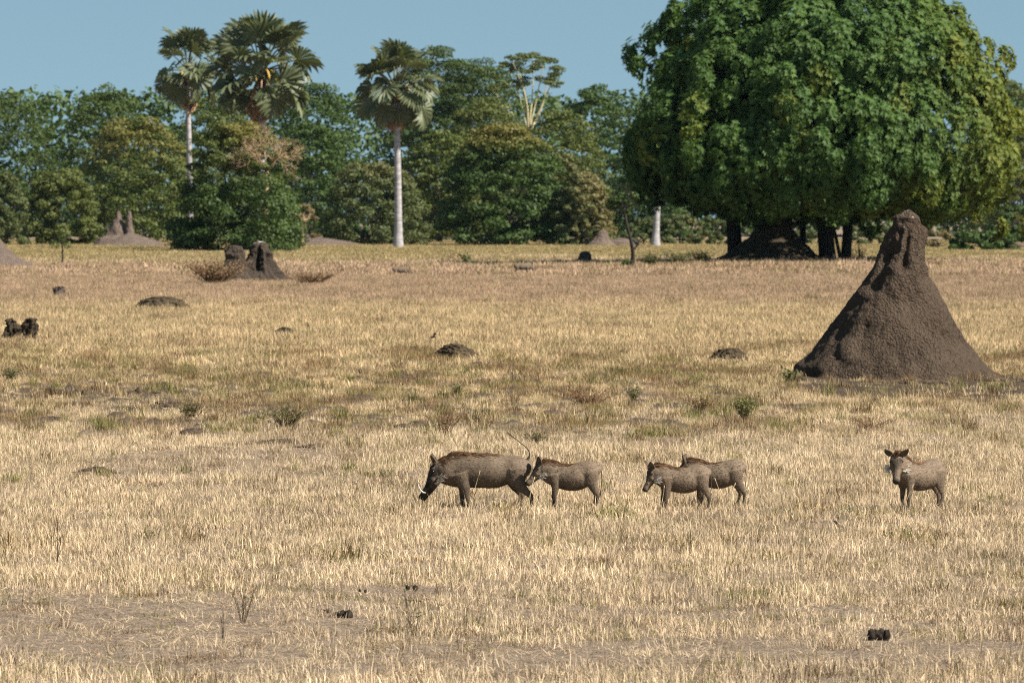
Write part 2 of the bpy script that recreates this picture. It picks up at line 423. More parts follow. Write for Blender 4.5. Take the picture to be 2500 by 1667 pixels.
def bare(x, y):
    px, py = pix(x, y)
    n = fbm(x * 0.5, y * 0.2, 0, 4, 31)
    n2 = fbm(x * 2.2, y * 0.5, 0, 3, 77)
    j = (n - 0.5) * 150
    b = band(py + j, 1478, 1648, 22) * (1 - 0.8 * sst(600, 1050, px + 3 * j)) * 0.97
    b = np.maximum(b, band(py + j * 0.35, 1552, 1612, 12) * 0.92)
    b = np.maximum(b, band(py + j * 0.5, 1432, 1470, 12) * band(px, 620, 1060, 90) * 0.8)
    b = np.maximum(b, band(py + j * 0.3, 1105, 1172, 14) * (1 - sst(820, 1080, px)) * sst(120, 300, px) * 0.8)
    b = np.maximum(b, band(py + j * 0.2, 930, 1005, 12) * (1 - sst(350, 560, px + j)) * 0.92)
    b = np.maximum(b, band(py + j * 0.3, 850, 1100, 20) * sst(0.56, 0.66, n2) * 0.85)
    b = np.maximum(b, band(py + j * 0.3, 850, 1080, 20) * sst(0.55, 0.63, fbm(x * 2.6 + 9, y * 1.1, 0, 4, 41)) * 0.85)
    b = np.maximum(b, band(py, 1180, 1700, 30) * sst(0.54, 0.68, n2) * 0.55)
    b = np.maximum(b, 0.97 * np.maximum(ring(x, y), streak(x, y)))
    for (cpx, cd, r) in CLEAR:
        e = np.hypot((x - px2(cpx, cd)) / r, (y - cd + r * 1.6) / (r * 5))
        b = np.maximum(b, (0.97 if cd < 61 else 0.7) * (1 - sst(0.7, 1.1, e)))
    return np.clip(b, 0, 1)

STRAW = np.array([0.83, 0.640, 0.415]); GOLD = np.array([0.70, 0.51, 0.27]); PINK = np.array([0.58, 0.40, 0.26])
BROWN = np.array([0.27, 0.165, 0.075]); GREEN = np.array([0.27, 0.245, 0.075]); YGREEN = np.array([0.40, 0.31, 0.12]); GREY = np.array([0.40, 0.30, 0.20])

def lerp(a, b, t): return a * (1 - t[:, None]) + b * t[:, None]

def tint_of(x, y, rng):
    px, py = pix(x, y)
    n = fbm(x * 2.0, y * 0.33, 0, 4, 3); n2 = fbm(x * 1.4, y * 0.25, 0, 4, 55); n3 = fbm(x * 0.08, y * 0.03, 0, 3, 91)
    c = np.broadcast_to(STRAW, (len(x), 3)).copy()
    c = lerp(c, np.broadcast_to(GOLD, c.shape), 0.75 * band(py, 700, 1000, 60))
    c = lerp(c, np.broadcast_to(PINK, c.shape), 0.95 * band(py + (n - 0.5) * 40, 640, 745, 18))
    c = lerp(c, np.broadcast_to(YGREEN, c.shape), (1 - sst(618, 655, py + (n3 - 0.5) * 50)) * 0.85)
    c = lerp(c, np.broadcast_to(BROWN, c.shape), 0.85 * sst(0.50, 0.62, n2) * (0.15 + 0.85 * band(py, 850, 1060, 30)))
    c = lerp(c, np.broadcast_to(GREEN, c.shape), 0.55 * sst(0.54, 0.66, n) * (0.12 + 0.88 * np.maximum(band(py, 850, 1070, 30), 0.6 * band(py, 598, 650, 8))))
    c = lerp(c, np.broadcast_to(GREY, c.shape), 0.5 * bare(x, y) * sst(1000, 1100, py))
    u = rng.uniform(0, 1, len(x))
    c = np.where((u < 0.07)[:, None], GREEN * 0.9, c); c = np.where(((u > 0.07) & (u < 0.17))[:, None], BROWN * 0.75, c)
    lum = 0.72 + 0.5 * fbm(x * 0.8, y * 0.22, 0, 4, 19)
    return c * (rng.uniform(0.78, 1.18, len(x)) * lum)[:, None]

def grass_layer(name, coll, k, d0, d1, dens, seed, label, s0, s1, keep, ztilt=0.08, margin=1.4, squash=None):
    rng = np.random.default_rng(seed)
    x, y = field_points(d0, d1, dens, rng, margin)
    m = keep(x, y, rng); x, y = x[m], y[m]
    n = len(x); s = rng.uniform(s0, s1, n)
    tilt = rng.normal(0, ztilt, (n, 2))
    sz = s * (0.8 + 0.5 * fbm(x * 0.6, y * 0.4, 0, 2, 8))
    if squash is not None: sz = sz * squash(x, y)
    return scatter(name, coll, k, np.column_stack([x, y, gz(x, y)]), rng.uniform(0, 6.283, n), tilt, np.column_stack([s, s, sz]),
                   rng.integers(0, k, n), tint_of(x, y, rng), label)

C_SHORT = protos('short_tuft', [dict(nb=66, rad=0.18, h0=0.02, h1=0.10, w=0.0044, lean=1.0, flat=0.0) for _ in range(10)] +
                 [dict(nb=56, rad=0.2, h0=0.03, h1=0.14, w=0.0042, lean=1.25, flat=0.0) for _ in range(8)], 1)
C_TALL = protos('tall_tuft', [dict(nb=24, rad=0.15, h0=0.06, h1=0.22, w=0.0044, lean=0.7, flat=0.0) for _ in range(8)], 2)
C_WEED = protos('dry_weed', [dict(nb=46, rad=0.13, h0=0.06, h1=0.24, w=0.008, lean=0.75, flat=0.0) for _ in range(8)], 6)
C_STRAW = protos('straw', [dict(nb=26, rad=0.25, h0=0.06, h1=0.26, w=0.0055, lean=0.1, flat=1.55) for _ in range(8)], 3)
C_FAR = protos('far_tuft', [dict(nb=80, rad=0.45, h0=0.06, h1=0.24, w=0.0105, lean=0.5, flat=0.0) for _ in range(10)], 4)
C_VFAR = protos('distant_tuft', [dict(nb=90, rad=1.0, h0=0.1, h1=0.38, w=0.034, lean=0.4, flat=0.0) for _ in range(8)], 5)

def keep_dense(x, y, rng): return rng.uniform(0, 1, len(x)) > np.maximum(bare(x, y) * 0.9, 0.95 * ring(x, y))
def keep_straw(x, y, rng): return rng.uniform(0, 1, len(x)) < (0.2 + 0.75 * bare(x, y)) * (1 - 0.93 * ring(x, y)) * (1 - 0.8 * soil_dark(x, y))
def keep_tall(x, y, rng):
    px, py = pix(x, y)
    n = fbm(x * 0.7, y * 0.4, 0, 3, 13)
    p = 0.08 + 0.4 * sst(0.5, 0.62, n)
    p = np.maximum(p, band(py, 1640, 1800, 16) * 0.95)
    p = np.maximum(p, band(py, 960, 1040, 20) * 0.5 * sst(1500, 1800, px))
    return rng.uniform(0, 1, len(x)) < p * (1 - bare(x, y))

grass_layer('dry_grass', C_SHORT, 18, 36, 150, 30, 21, 'short dry straw coloured grass covering the near half of the plain', 0.6, 1.45, lambda x, y, r: keep_dense(x, y, r) & (r.uniform(0, 1, len(x)) > sst(112, 150, y)))
grass_layer('straw_litter', C_STRAW, 8, 36, 105, 22, 22, 'flattened pale straw lying over the bare soil', 0.7, 1.3, keep_straw)
grass_layer('tall_grass', C_TALL, 8, 36, 125, 4, 23, 'taller dry grass tufts standing among the short grass', 0.7, 1.15, keep_tall)
grass_layer('golden_grass', C_FAR, 10, 105, 330, 6.5, 24, 'golden grass of the middle distance between the mounds', 0.7, 1.25,
            lambda x, y, r: (r.uniform(0, 1, len(x)) > np.maximum(bare(x, y) * 0.94, ring(x, y))) & (r.uniform(0, 1, len(x)) < sst(100, 150, y)), squash=lambda x, y: 0.65 + 0.45 * sst(115, 180, y))
grass_layer('distant_grass', C_VFAR, 8, 320, 900, 0.8, 25, 'pale and greenish grass of the far plain below the trees', 0.7, 1.2,
            lambda x, y, r: r.uniform(0, 1, len(x)) > 0.1, margin=1.3, squash=lambda x, y: 1 - 0.55 * sst(430, 520, y))

def weed_clumps(x, y, rng):
    px, py = pix(x, y)
    q = fbm(x * 2.4 + 31, y * 0.6, 0, 4, 63)
    j = (fbm(x * 0.4, y * 0.2, 0, 3, 64) - 0.5) * 60
    p = 0.7 * sst(0.54, 0.66, q) * np.maximum(band(py + j, 855, 1070, 22), 0.2 * band(py, 1075, 1480, 60) * sst(0.6, 0.66, q))
    p = p * (1 - 0.6 * sst(1500, 1800, px)) * (1 - ring(x, y)) * (1 - 0.9 * streak(x, y)) + 0.06 * ring(x, y)
    return rng.uniform(0, 1, len(x)) < p
_t0 = tint_of
def weed_tint(x, y, rng):
    q = fbm(x * 0.9 + 5, y * 0.35, 0, 3, 65)[:, None]; u = rng.uniform(0, 1, len(x))[:, None]
    c = np.where(u < 0.4, np.array([0.45, 0.33, 0.17]), np.where(q > 0.53, np.array([0.21, 0.195, 0.055]), np.array([0.25, 0.16, 0.075])))
    return c * rng.uniform(0.7, 1.2, len(x))[:, None]
tint_of = weed_tint
grass_layer('dry_weeds', C_WEED, 8, 54, 128, 14, 26, 'brown and olive weed tussocks mottling the trodden belt of the middle field', 0.6, 1.3, weed_clumps)
tint_of = _t0

# ------------------------------------------------------------------ termite mounds
M_MOUND = mound_mat('mound_earth', (0.040, 0.028, 0.0195), (0.088, 0.064, 0.046), (2.8, 0.14, 0.8, 11.0), 0.09)
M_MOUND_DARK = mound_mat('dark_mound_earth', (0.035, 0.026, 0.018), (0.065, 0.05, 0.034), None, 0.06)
M_MOUND_CAP = mound_mat('streaked_mound_earth', (0.045, 0.034, 0.026), (0.088, 0.068, 0.053), (1.93, 0.42, 0.15, 4.0), 0.12)
M_MOUND_PALE = mound_mat('pale_mound_earth', (0.13, 0.096, 0.078), (0.21, 0.16, 0.13), None, 0.15)
M_MOUND_GREY = mound_mat('grey_mound_earth', (0.065, 0.05, 0.042), (0.115, 0.09, 0.075), None, 0.08)

M_MOUND_BROWN = mound_mat('brown_mound_earth', (0.042, 0.031, 0.020), (0.095, 0.072, 0.045), None, 0.06)

def mound(name, label, loc, prof, mat, depth=1.0, rough=0.06, lump=0.12, flute=0.08, seed=0, nz=70, na=84, group=None, cleft=None, cat='termite mound'):
    """prof: (z, x centre, half width) from foot to top, metres"""
    prof = np.asarray(prof, float)
    H = prof[-1, 0]
    z = np.linspace(-0.25, 1.0, nz)
    zz = np.where(z < 0, z * 0.6, H * (1 - (1 - np.clip(z, 0, 1)) ** 1.15))
    cx = np.interp(zz, prof[:, 0], prof[:, 1]); hw = np.interp(zz, prof[:, 0], prof[:, 2])
    hw = np.where(zz < 0, prof[0, 2] * (1 - zz * 0.8 / max(prof[0, 2], .1)), hw)
    a = np.linspace(0, 2 * np.pi, na, endpoint=False)
    A, Z = np.meshgrid(a, zz); Hw = hw[:, None]
    ca, sa = np.cos(A), np.sin(A)
    r0 = Hw
    s = 1 / max(H, 0.4)
    nx, ny, nzv = ca * Hw, sa * Hw, Z
    fl = fbm(ca * 2.6 + 7, sa * 2.6, Z * s * 0.9 + seed, 3, seed + 3) - 0.5
    lp = fbm(nx * 2.2 * s + 3, ny * 2.2 * s, nzv * 2.2 * s, 4, seed + 5) - 0.5
    fine = fbm(nx * 9 * s + 1, ny * 9 * s, nzv * 9 * s, 4, seed + 9) - 0.5
    up = sst(0.55, 0.9, Z / H) * (1 - 0.6 * sst(0.95, 1.0, Z / H))
    crust = fbm(ca * Hw * 7 * s + 5, sa * Hw * 7 * s, Z * 3.2 * s, 3, seed + 21) - 0.5
    pits = np.maximum(0, fbm(ca * Hw * 11 * s, sa * Hw * 11 * s + 4, Z * 7 * s, 2, seed + 25) - 0.6) * (1 + 1.2 * (Z / H < 0.35))
    r = r0 * (1 + flute * 2 * fl * (1 - 0.4 * up)) + H * (lump * lp * (0.6 + 0.6 * up) + rough * fine * (0.7 + 0.8 * up) + 1.5 * rough * crust - 0.5 * rough * pits) * np.minimum(1, Hw / (0.12 * H))
    if cleft:
        for (ang, zlo, zhi, w, dep) in cleft:
            da = np.angle(np.exp(1j * (A - ang)))
            r = r - dep * Hw * np.exp(-(da / w) ** 2) * band(Z, zlo, zhi, 0.12 * (zhi - zlo))
    r = np.maximum(r, 0.01)
    V = np.stack([cx[:, None] + r * ca, r * sa * depth, Z + 0.04 * H * fine], -1).reshape(-1, 3)
    i = np.arange(nz - 1)[:, None] * na; j = np.arange(na)[None, :]; j2 = (j + 1) % na
    Q = np.stack([i + j, i + j2, i + na + j2, i + na + j], -1).reshape(-1, 4)
    V = np.vstack([V, [cx[-1], 0, H * 1.01 + hw[-1] * 0.25]])
    b = np.arange(na); T = np.stack([(nz - 1) * na + b, (nz - 1) * na + (b + 1) % na, np.full(na, len(V) - 1)], -1)
    o = link(name, mesh(name, V, [Q, T], mat, True), None, loc)
    return tag(o, label, cat, group)

def at(px, d, dz=0.0):
    x = px2(px, d); return (x, d, gz1(x, d) + dz)

# the big cone, traced in height steps (photo pixels -> metres at 119 m)
s = FPX / 119.0
big = []
for zy, xl, xr in ((1372, 170, 1900), (1330, 222, 1840), (1250, 270, 1740), (1150, 368, 1640), (1050, 455, 1560), (950, 530, 1490), (850, 595, 1430), (750, 665, 1365), (650, 730, 1318),
                   (550, 795, 1292), (450, 850, 1272), (350, 900, 1257), (250, 950, 1245), (150, 1010, 1215), (110, 1030, 1205), (85, 1048, 1194), (68, 1075, 1175)):
    k = 3.136 * s
    wd = 1.34 if zy < 120 else (1.14 if zy < 300 else 1.0)
    big.append(((1375 - zy) / k, ((xl + xr) / 2 - 1104) / k, (xr - xl) / 2 / k * wd))
mound('termite_mound', 'tall cone shaped brown termite mound with a blunt knobbly tip, by the big tree', (px2(2212, 119), 119, -0.14), big, M_MOUND, 0.95, 0.05, 0.034, 0.04, 3, 230, 280,
      None, [(-1.5, 2.35, 3.2, 0.16, 0.3), (-2.3, 1.9, 2.8, 0.2, 0.22), (-1.1, 2.6, 3.0, 0.13, 0.1), (-1.9, 2.7, 3.2, 0.14, 0.14)])

def lumpprof(H, W, p=1.0, topw=0.25, lean=0.0):
    return [(H * t, lean * t, W / 2 * ((1 - t) ** p * (1 - topw) + topw * math.sqrt(max(0, 1 - t ** 4)))) for t in (0, .15, .3, .45, .6, .75, .88, .96, 1.0)]

s = FPX / 392
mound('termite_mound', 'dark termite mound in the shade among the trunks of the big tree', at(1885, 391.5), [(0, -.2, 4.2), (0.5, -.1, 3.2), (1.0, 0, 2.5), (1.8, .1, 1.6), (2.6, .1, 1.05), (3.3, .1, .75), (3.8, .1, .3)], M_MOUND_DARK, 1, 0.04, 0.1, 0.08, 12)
mound('termite_mound', 'rough two-peaked termite mound with white stained tops under the dense bush', at(628, 292), [(0, .1, 1.9), (0.3, .1, 1.45), (0.7, .1, 1.0), (1.2, .14, .62), (1.6, .18, .46), (1.9, .2, .34), (2.05, .2, .2)], M_MOUND_CAP, 0.9, 0.14, 0.35, 0.35, 23, 110, 130,
      None, [(-1.9, 0.5, 1.9, 0.35, 0.75), (-0.6, 0.2, 1.4, 0.2, 0.3)])
mound('termite_mound', 'leaning brown termite pillar beside the two-peaked mound', at(572, 291), [(0, -.15, 1.35), (0.4, -.08, 0.92), (0.8, .0, .62), (1.2, .02, .46), (1.6, .02, .34), (1.85, 0, .2)], M_MOUND_CAP, 0.9, 0.14, 0.3, 0.35, 29, 90, 110)
mound('termite_mound', 'large pale grey termite mound cut off by the left picture edge', at(-12, 380), [(0, 0.3, 2.9), (0.5, .1, 1.9), (1.0, -.1, 1.3), (1.7, -.3, .8), (2.6, -.4, .35)], M_MOUND_PALE, 1, 0.05, 0.12, 0.1, 31)
mound('termite_mound', 'pale pointed termite spire on bare earth at the left bushes', at(288, 700), [(0, -.2, 3.0), (0.9, -.2, 2.3), (1.3, 0, 1.5), (2.2, 0.1, 1.15), (3.3, 0.1, .6), (4.2, 0.1, .2)], M_MOUND_PALE, 0.9, 0.05, 0.1, 0.06, 37)
mound('termite_mound', 'slim pale termite pillar right of the pointed spire', at(316, 699), [(0, 0, .8), (1.5, 0, .5), (2.5, 0, .42), (3.5, 0, .36), (4.2, 0, .2)], M_MOUND_PALE, 0.9, 0.05, 0.1, 0.06, 39)
mound('earth_bank', 'low bare earth bank below the pale termite spire', at(330, 695), [(0, 0, 4.6), (0.4, 0, 3.6), (0.8, -.2, 2.5), (1.2, -.4, 1.5), (1.5, -.5, .7)], M_MOUND_PALE, 0.7, 0.03, 0.06, 0.05, 41, cat='earth bank')
mound('earth_bank', 'long low bare earth bank between the bushes left of the slender palm', at(790, 700), [(0, 0, 5.5), (0.3, 0, 4.2), (0.6, -.2, 2.8), (0.85, -.4, 1.4), (0.95, -.5, .6)], M_MOUND_PALE, 0.5, 0.03, 0.06, 0.05, 42, cat='earth bank')
mound('termite_mound', 'pinkish pale termite mound at the foot of the far shrubs', at(1468, 690), [(0, 0, 1.9), (0.6, 0, 1.2), (1.1, .1, .85), (1.7, .2, .5), (2.0, .25, .15)], M_MOUND_PALE, 0.8, 0.06, 0.15, 0.1, 43)
mound('earth_bank', 'low pinkish earth bank right of the pinkish mound', at(1520, 692), [(0, 0, 2.4), (0.5, 0, 2.0), (0.9, 0, 1.1), (1.05, 0, .4)], M_MOUND_PALE, 0.7, 0.05, 0.1, 0.1, 44, cat='earth bank')
mound('termite_mound', 'round grey termite mound in the greenish grass left of the thin bare tree', at(1429, 405), lumpprof(0.95, 1.15, 0.8, 0.75), M_MOUND_GREY, 1, 0.15, 0.25, 0.2, 47, 40, 48)
mound('termite_mound', 'small dark grey termite mound in the grass at far left', at(146, 233), lumpprof(0.5, 0.62, 0.9, 0.7), M_MOUND_GREY, 1, 0.3, 0.5, 0.3, 53, 40, 48)
mound('termite_mound', 'wide flat-topped brown termite mound in golden grass at left', at(395, 205), lumpprof(0.52, 1.85, 0.6, 0.62), M_MOUND_BROWN, 0.8, 0.35, 0.6, 0.35, 59, 44, 72)
mound('termite_mound', 'small dark lump of a termite mound left of the centre', at(692, 157), lumpprof(0.31, 0.48, 0.8, 0.8), M_MOUND_DARK, 1, 0.35, 0.6, 0.35, 61, 40, 48)
mound('termite_mound', 'left one of two dark mounds close together at the left edge', at(30, 153), lumpprof(0.62, 0.52, 0.7, 0.7), M_MOUND_DARK, 1, 0.3, 0.55, 0.45, 67, 44, 56)
mound('termite_mound', 'right one of two dark mounds close together, its top slanting', at(70, 152.5), lumpprof(0.64, 0.38, 0.5, 0.8, 0.05), M_MOUND_DARK, 1, 0.3, 0.55, 0.45, 71, 44, 56)
mound('earth_heap', 'low crumbly brown heap of dug earth in the mid field', at(1108, 133), lumpprof(0.35, 1.15, 1.0, 0.4, 0.05), M_MOUND_BROWN, 0.8, 0.4, 0.6, 0.4, 73, 44, 72, cat='earth heap')
mound('earth_heap', 'flat dark heap of earth left of the big termite cone', at(1772, 131), lumpprof(0.36, 1.0, 1.0, 0.45, 0.12), M_MOUND_BROWN, 0.8, 0.4, 0.6, 0.4, 79, 44, 72, cat='earth heap')

# ------------------------------------------------------------------ trees
L_BIG = leaf_mat('glossy_leaf', (0.036, 0.080, 0.019), (0.112, 0.188, 0.045), (0.20, 0.19, 0.022), 0.24, 0.6, 0.22)  # last colour: yellow, mostly sunlight painted into the right side
L_DARK = leaf_mat('dark_leaf', (0.030, 0.062, 0.013), (0.080, 0.128, 0.024), (0.15, 0.135, 0.028), 0.2, 0.6)
L_MID = leaf_mat('mid_leaf', (0.048, 0.082, 0.016), (0.112, 0.146, 0.030), (0.20, 0.17, 0.045), 0.2, 0.6)
L_OLIVE = leaf_mat('olive_leaf', (0.066, 0.090, 0.028), (0.125, 0.145, 0.048), (0.26, 0.20, 0.085), 0.2, 0.65)
L_TAN = leaf_mat('dry_leaf', (0.15, 0.13, 0.055), (0.26, 0.20, 0.10), (0.40, 0.29, 0.15), 0.2, 0.65)

def crown_lobes(mb, lobes, n, size, rng, aspect=0.5, top_bias=0.3, dryf=None, dry0=0.0, shell=0.28):
    """leaf cloud over ellipsoid lobes; lobes rows: cx cy cz rx ry rz"""
    lobes = np.asarray(lobes); w = lobes[:, 3] * lobes[:, 4] + lobes[:, 3] * lobes[:, 5]; w = w / w.sum()
    k = rng.choice(len(lobes), n, p=w); d = rdir(n, rng)
    d[:, 2] = np.where((d[:, 2] < -0.1) & (rng.uniform(0, 1, n) < top_bias), -d[:, 2], d[:, 2])
    rr = 1 - shell * rng.uniform(0, 1, n) ** 1.6 + 0.06 * rng.normal(size=n)
    rr = rr * (0.82 + 0.36 * noise3(d[:, 0] * 2.2 + k * 3.1, d[:, 1] * 2.2, d[:, 2] * 2.2, 5))
    P = lobes[k, :3] + d * lobes[k, 3:6] * rr[:, None]
    P[:, 2] = np.maximum(P[:, 2], 0.1)
    nrm = unit(d / lobes[k, 3:6] + 1e-6)
    Nn = unit(nrm + 0.75 * rng.normal(size=(n, 3)) * 0.6)
    D = unit(np.cross(Nn, rdir(n, rng)) + 0.2 * nrm)
    L = size * rng.uniform(0.6, 1.35, n)
    tone = np.clip(rng.normal(0.5, 0.25, n) + 0.35 * (rng.uniform(0, 1, len(lobes))[k] - 0.5), 0, 1)
    dry = np.full(n, dry0)
    if dryf is not None: dry = np.clip(dry0 + dryf(P, rng), 0, 1)
    leaves(mb, P - D * L[:, None] * 0.4, D, Nn, L, L * aspect, 0.05, tone=tone, dry=dry)

def limbs(mb, base, lobes, r0, rng, k=7, fork=0.35, seg=6):
    """trunk with limbs running to some of the lobes"""
    base = np.asarray(base, float)
    top = np.mean(np.asarray(lobes)[:, :3], 0)
    f = base + (top - base) * fork; f[:2] = base[:2] + (top[:2] - base[:2]) * 0.2
    m = (base + f) / 2 + np.append(rng.normal(0, r0 * 0.6, 2), 0)
    mb.add(*tube([base - [0, 0, 0.4], base + [0, 0, 0.1], m, f], [r0 * 1.5, r0 * 1.15, r0 * 0.9, r0 * 0.75], seg + 2, 9))
    idx = rng.choice(len(lobes), min(k, len(lobes)), replace=False)
    for i in idx:
        e = np.asarray(lobes[i][:3], float)
        q = f + (e - f) * 0.5 + np.array([0, 0, -0.08 * np.linalg.norm(e - f)]) + rng.normal(0, 0.06 * np.linalg.norm(e - f), 3)
        mb.add(*tube([f - (f - base) * 0.05, q, e], [r0 * 0.5, r0 * 0.3, r0 * 0.08], seg, 7))

def lobes_umbrella(H, cb, W, depth, rng, n, flat=0.42, fill=0.45):
    """layered, flat-clumped crown: an evenly covered dome from cb to H plus clumps inside and below"""
    out = []; no = int(n * 0.5)
    for i in range(n):
        if i < no: t = math.sqrt((i + .5) / no); a = i * 2.39996; sh = 1 - 0.1 * rng.uniform()
        else: a = rng.uniform(0, 6.283); t = rng.uniform(0, 1) ** 0.4; sh = 1 - fill * rng.uniform(0.1, 1)
        rx = W / 2 * rng.uniform(0.10, 0.21); rz = rx * flat * rng.uniform(0.8, 1.3)
        z = cb + (H - cb) * (max(0.01, 1 - t ** 2.6) ** 0.62 * sh)
        out.append((math.cos(a) * t * (W / 2 - rx * 0.6), math.sin(a) * t * (W / 2 - rx * .6) * depth, min(z, H - rz * 0.9), rx, rx, rz))
    return out

def tree(name, label, px, d, top, width, bottom, mat, n, lobes_n=190, size=0.48, flat=0.42, fill=0.95, depth=0.9, bark=None, group=None, dryf=None, dry0=0.0, seed=0,
         r0=None, k=7, cat='tree', fork=0.35, shell=0.3, extra=None, aspect=0.62):
    rng = np.random.default_rng(seed + 1000)
    s = FPX / d; loc = at(px, d)
    gy = HOR + FPX * (CAMH - loc[2]) / d
    H = (gy - top) / s; cb = max(0.0, (gy - bottom) / s); W = width / s
    root = thing(name, label, cat, loc, group)
    lob = lobes_umbrella(H, cb, W, depth, rng, lobes_n, flat, fill)
    if extra: lob += [(ex / s, ey, (gy - ez) / s, er / s, er / s, er / s * ef) for ex, ey, ez, er, ef in extra]
    mb = MB(); crown_lobes(mb, lob, int(n * 1.42), size * .86, rng, dryf=dryf, dry0=dry0, shell=shell, aspect=aspect)
    mb.build('crown', mat, root)
    tb = MB(); limbs(tb, (0, 0, 0), lob, r0 or max(0.12, W * 0.022), rng, k, fork)
    tb.build('trunk', bark or M_BARK, root, smooth=True)
    return root

def top_dry(z0, z1, amt, noise=0.5):
    def f(P, rng): return amt * sst(z0, z1, P[:, 2] + rng.normal(0, 0.6, len(P))) * (noise3(P[:, 0] * 0.35, P[:, 1] * 0.35, P[:, 2] * 0.35, 9) > noise * 0.6)
    return f

def side_dry(x0, x1, amt):
    def f(P, rng): return amt * sst(x0, x1, P[:, 0] + rng.normal(0, 0.8, len(P)))
    return f

G_BACK = 'trees of the woodland behind the plain'
T = lambda *a, **k: tree('woodland_tree', *a, group=G_BACK, **k)
T('dark green flat-topped tree at the left picture edge, tallest there', 20, 920, 226, 300, 585, L_DARK, 16000, seed=1, dry0=0.1)
T('wide dark green umbrella tree left of the palms with a bump on its top', 262, 900, 222, 300, 585, L_DARK, 18000, seed=2, dry0=0.12, extra=[(0, 0, 222, 22, 0.9)])
T('olive green spreading tree in front of the wide umbrella tree', 335, 790, 286, 330, 585, L_MID, 19000, seed=3, dryf=top_dry(9, 14, 0.5), dry0=0.12)
T('green tree filling the gap behind the two close palms', 520, 900, 236, 280, 585, L_MID, 15000, seed=4, dry0=0.1)
T('dark green tree between the two palms and the slender palm', 770, 900, 205, 260, 585, L_DARK, 16000, seed=5)
T('mid green tree low behind the bleached dry tree', 760, 800, 300, 230, 585, L_DARK, 12000, seed=6)
T('tall green tree peeping out behind the slender palm crown', 1065, 960, 114, 320, 585, L_DARK, 26000, seed=7, dry0=0.12)
T('broad green tree sloping down between the slender palm and the pale-limbed tree', 1170, 955, 142, 330, 585, L_DARK, 24000, seed=17, dry0=0.1)
T('dark green round tree beside the left edge of the big tree', 1455, 920, 206, 240, 585, L_DARK, 16000, seed=8)
T('olive tree below the pale-limbed umbrella tree', 1190, 890, 238, 280, 585, L_MID, 15000, seed=9, dry0=0.22)
T('bright green tree right below the pale-limbed umbrella tree', 1375, 860, 268, 260, 585, L_MID, 15000, seed=10, dry0=0.15)
T('green tree directly behind the slender palm trunk', 1075, 780, 318, 240, 585, L_MID, 14000, seed=11, dry0=0.12)
T('big dark tree with yellowing top, right of the slender palm', 1235, 705, 302, 350, 596, L_DARK, 26000, lobes_n=220, seed=12, fill=1.0, flat=0.42, dryf=top_dry(11.0, 13.5, 0.95, 0.2))
T('green crown behind the right edge of the big tree', 2470, 930, 188, 200, 585, L_MID, 12000, seed=13, dry0=0.15)
T('olive tree low at the right picture edge', 2500, 860, 262, 200, 585, L_MID, 12000, seed=14, dry0=0.3)
T('dark tree hidden partly behind the left side of the big tree', 1590, 880, 250, 220, 585, L_DARK, 12000, seed=15)

# pale-limbed umbrella tree standing out above the rest
tree('umbrella_tree', 'airy umbrella tree with pale yellow limbs rising above the woodland', 1290, 900, 128, 205, 222, L_MID, 5200, 42, 0.40, 0.36, 0.9, 0.9, M_BARK_PALE, None, None, 0.15, 16,
     0.36, 9, fork=0.66, shell=0.6)

G_BUSH = 'bushes along the front of the woodland'
B = lambda *a, **k: tree('bush', *a, group=G_BUSH, cat='bush', fill=k.pop('fill', 1.0), flat=k.pop('flat', 0.6), lobes_n=k.pop('lobes_n', 120), size=k.pop('size', 0.4), **k)
B('grey-green bush at the left picture edge', -5, 715, 418, 170, 600, L_OLIVE, 12000, seed=21)
B('rounded green bush left of the pale termite spire', 150, 725, 412, 200, 602, L_MID, 16000, seed=22, dry0=0.2)
B('grey-green bush around the foot of the slender palm', 915, 722, 398, 280, 600, L_OLIVE, 20000, seed=23, dryf=top_dry(7, 10, .25))
B('tan and olive thicket right of the big yellow-topped tree', 1420, 700, 420, 170, 602, L_OLIVE, 14000, seed=24, dryf=side_dry(-2, 1, 0.55))
B('tan dry bush on the right flank of the yellow-topped tree', 1365, 712, 372, 140, 590, L_OLIVE, 9000, seed=25, dry0=0.25)
B('low olive shrub behind the thin bare tree', 1570, 735, 532, 110, 602, L_OLIVE, 5000, seed=26, lobes_n=22)
B('low olive shrub seen under the left end of the big tree', 1660, 735, 524, 130, 602, L_OLIVE, 6500, seed=27, lobes_n=24, dryf=side_dry(0, 2, 0.5))
B('grey-green shrub just left of the leftmost big trunk', 1745, 725, 530, 110, 604, L_OLIVE, 5000, seed=28, lobes_n=20)
B('olive shrub seen between the big trunks', 1950, 740, 520, 190, 600, L_OLIVE, 7000, seed=29, lobes_n=24)
B('olive shrub in the gap between the last trunk and the termite cone', 2125, 740, 545, 130, 600, L_OLIVE, 5000, seed=30, lobes_n=20)
B('low dark shrub right of the termite cone', 2400, 600, 566, 190, 612, L_DARK, 6000, seed=31, lobes_n=26)
B('dark green shrub at the right picture edge under the big tree', 2480, 760, 500, 150, 600, L_DARK, 6000, seed=32, lobes_n=24)
B('greyish dry brushwood right beside the termite cone', 2290, 640, 562, 100, 605, L_TAN, 2500, seed=33, lobes_n=14)
B('yellow-leaved dry bush in the gap between the left and the palm bushes', 742, 715, 490, 90, 596, L_TAN, 3500, seed=34, lobes_n=18)

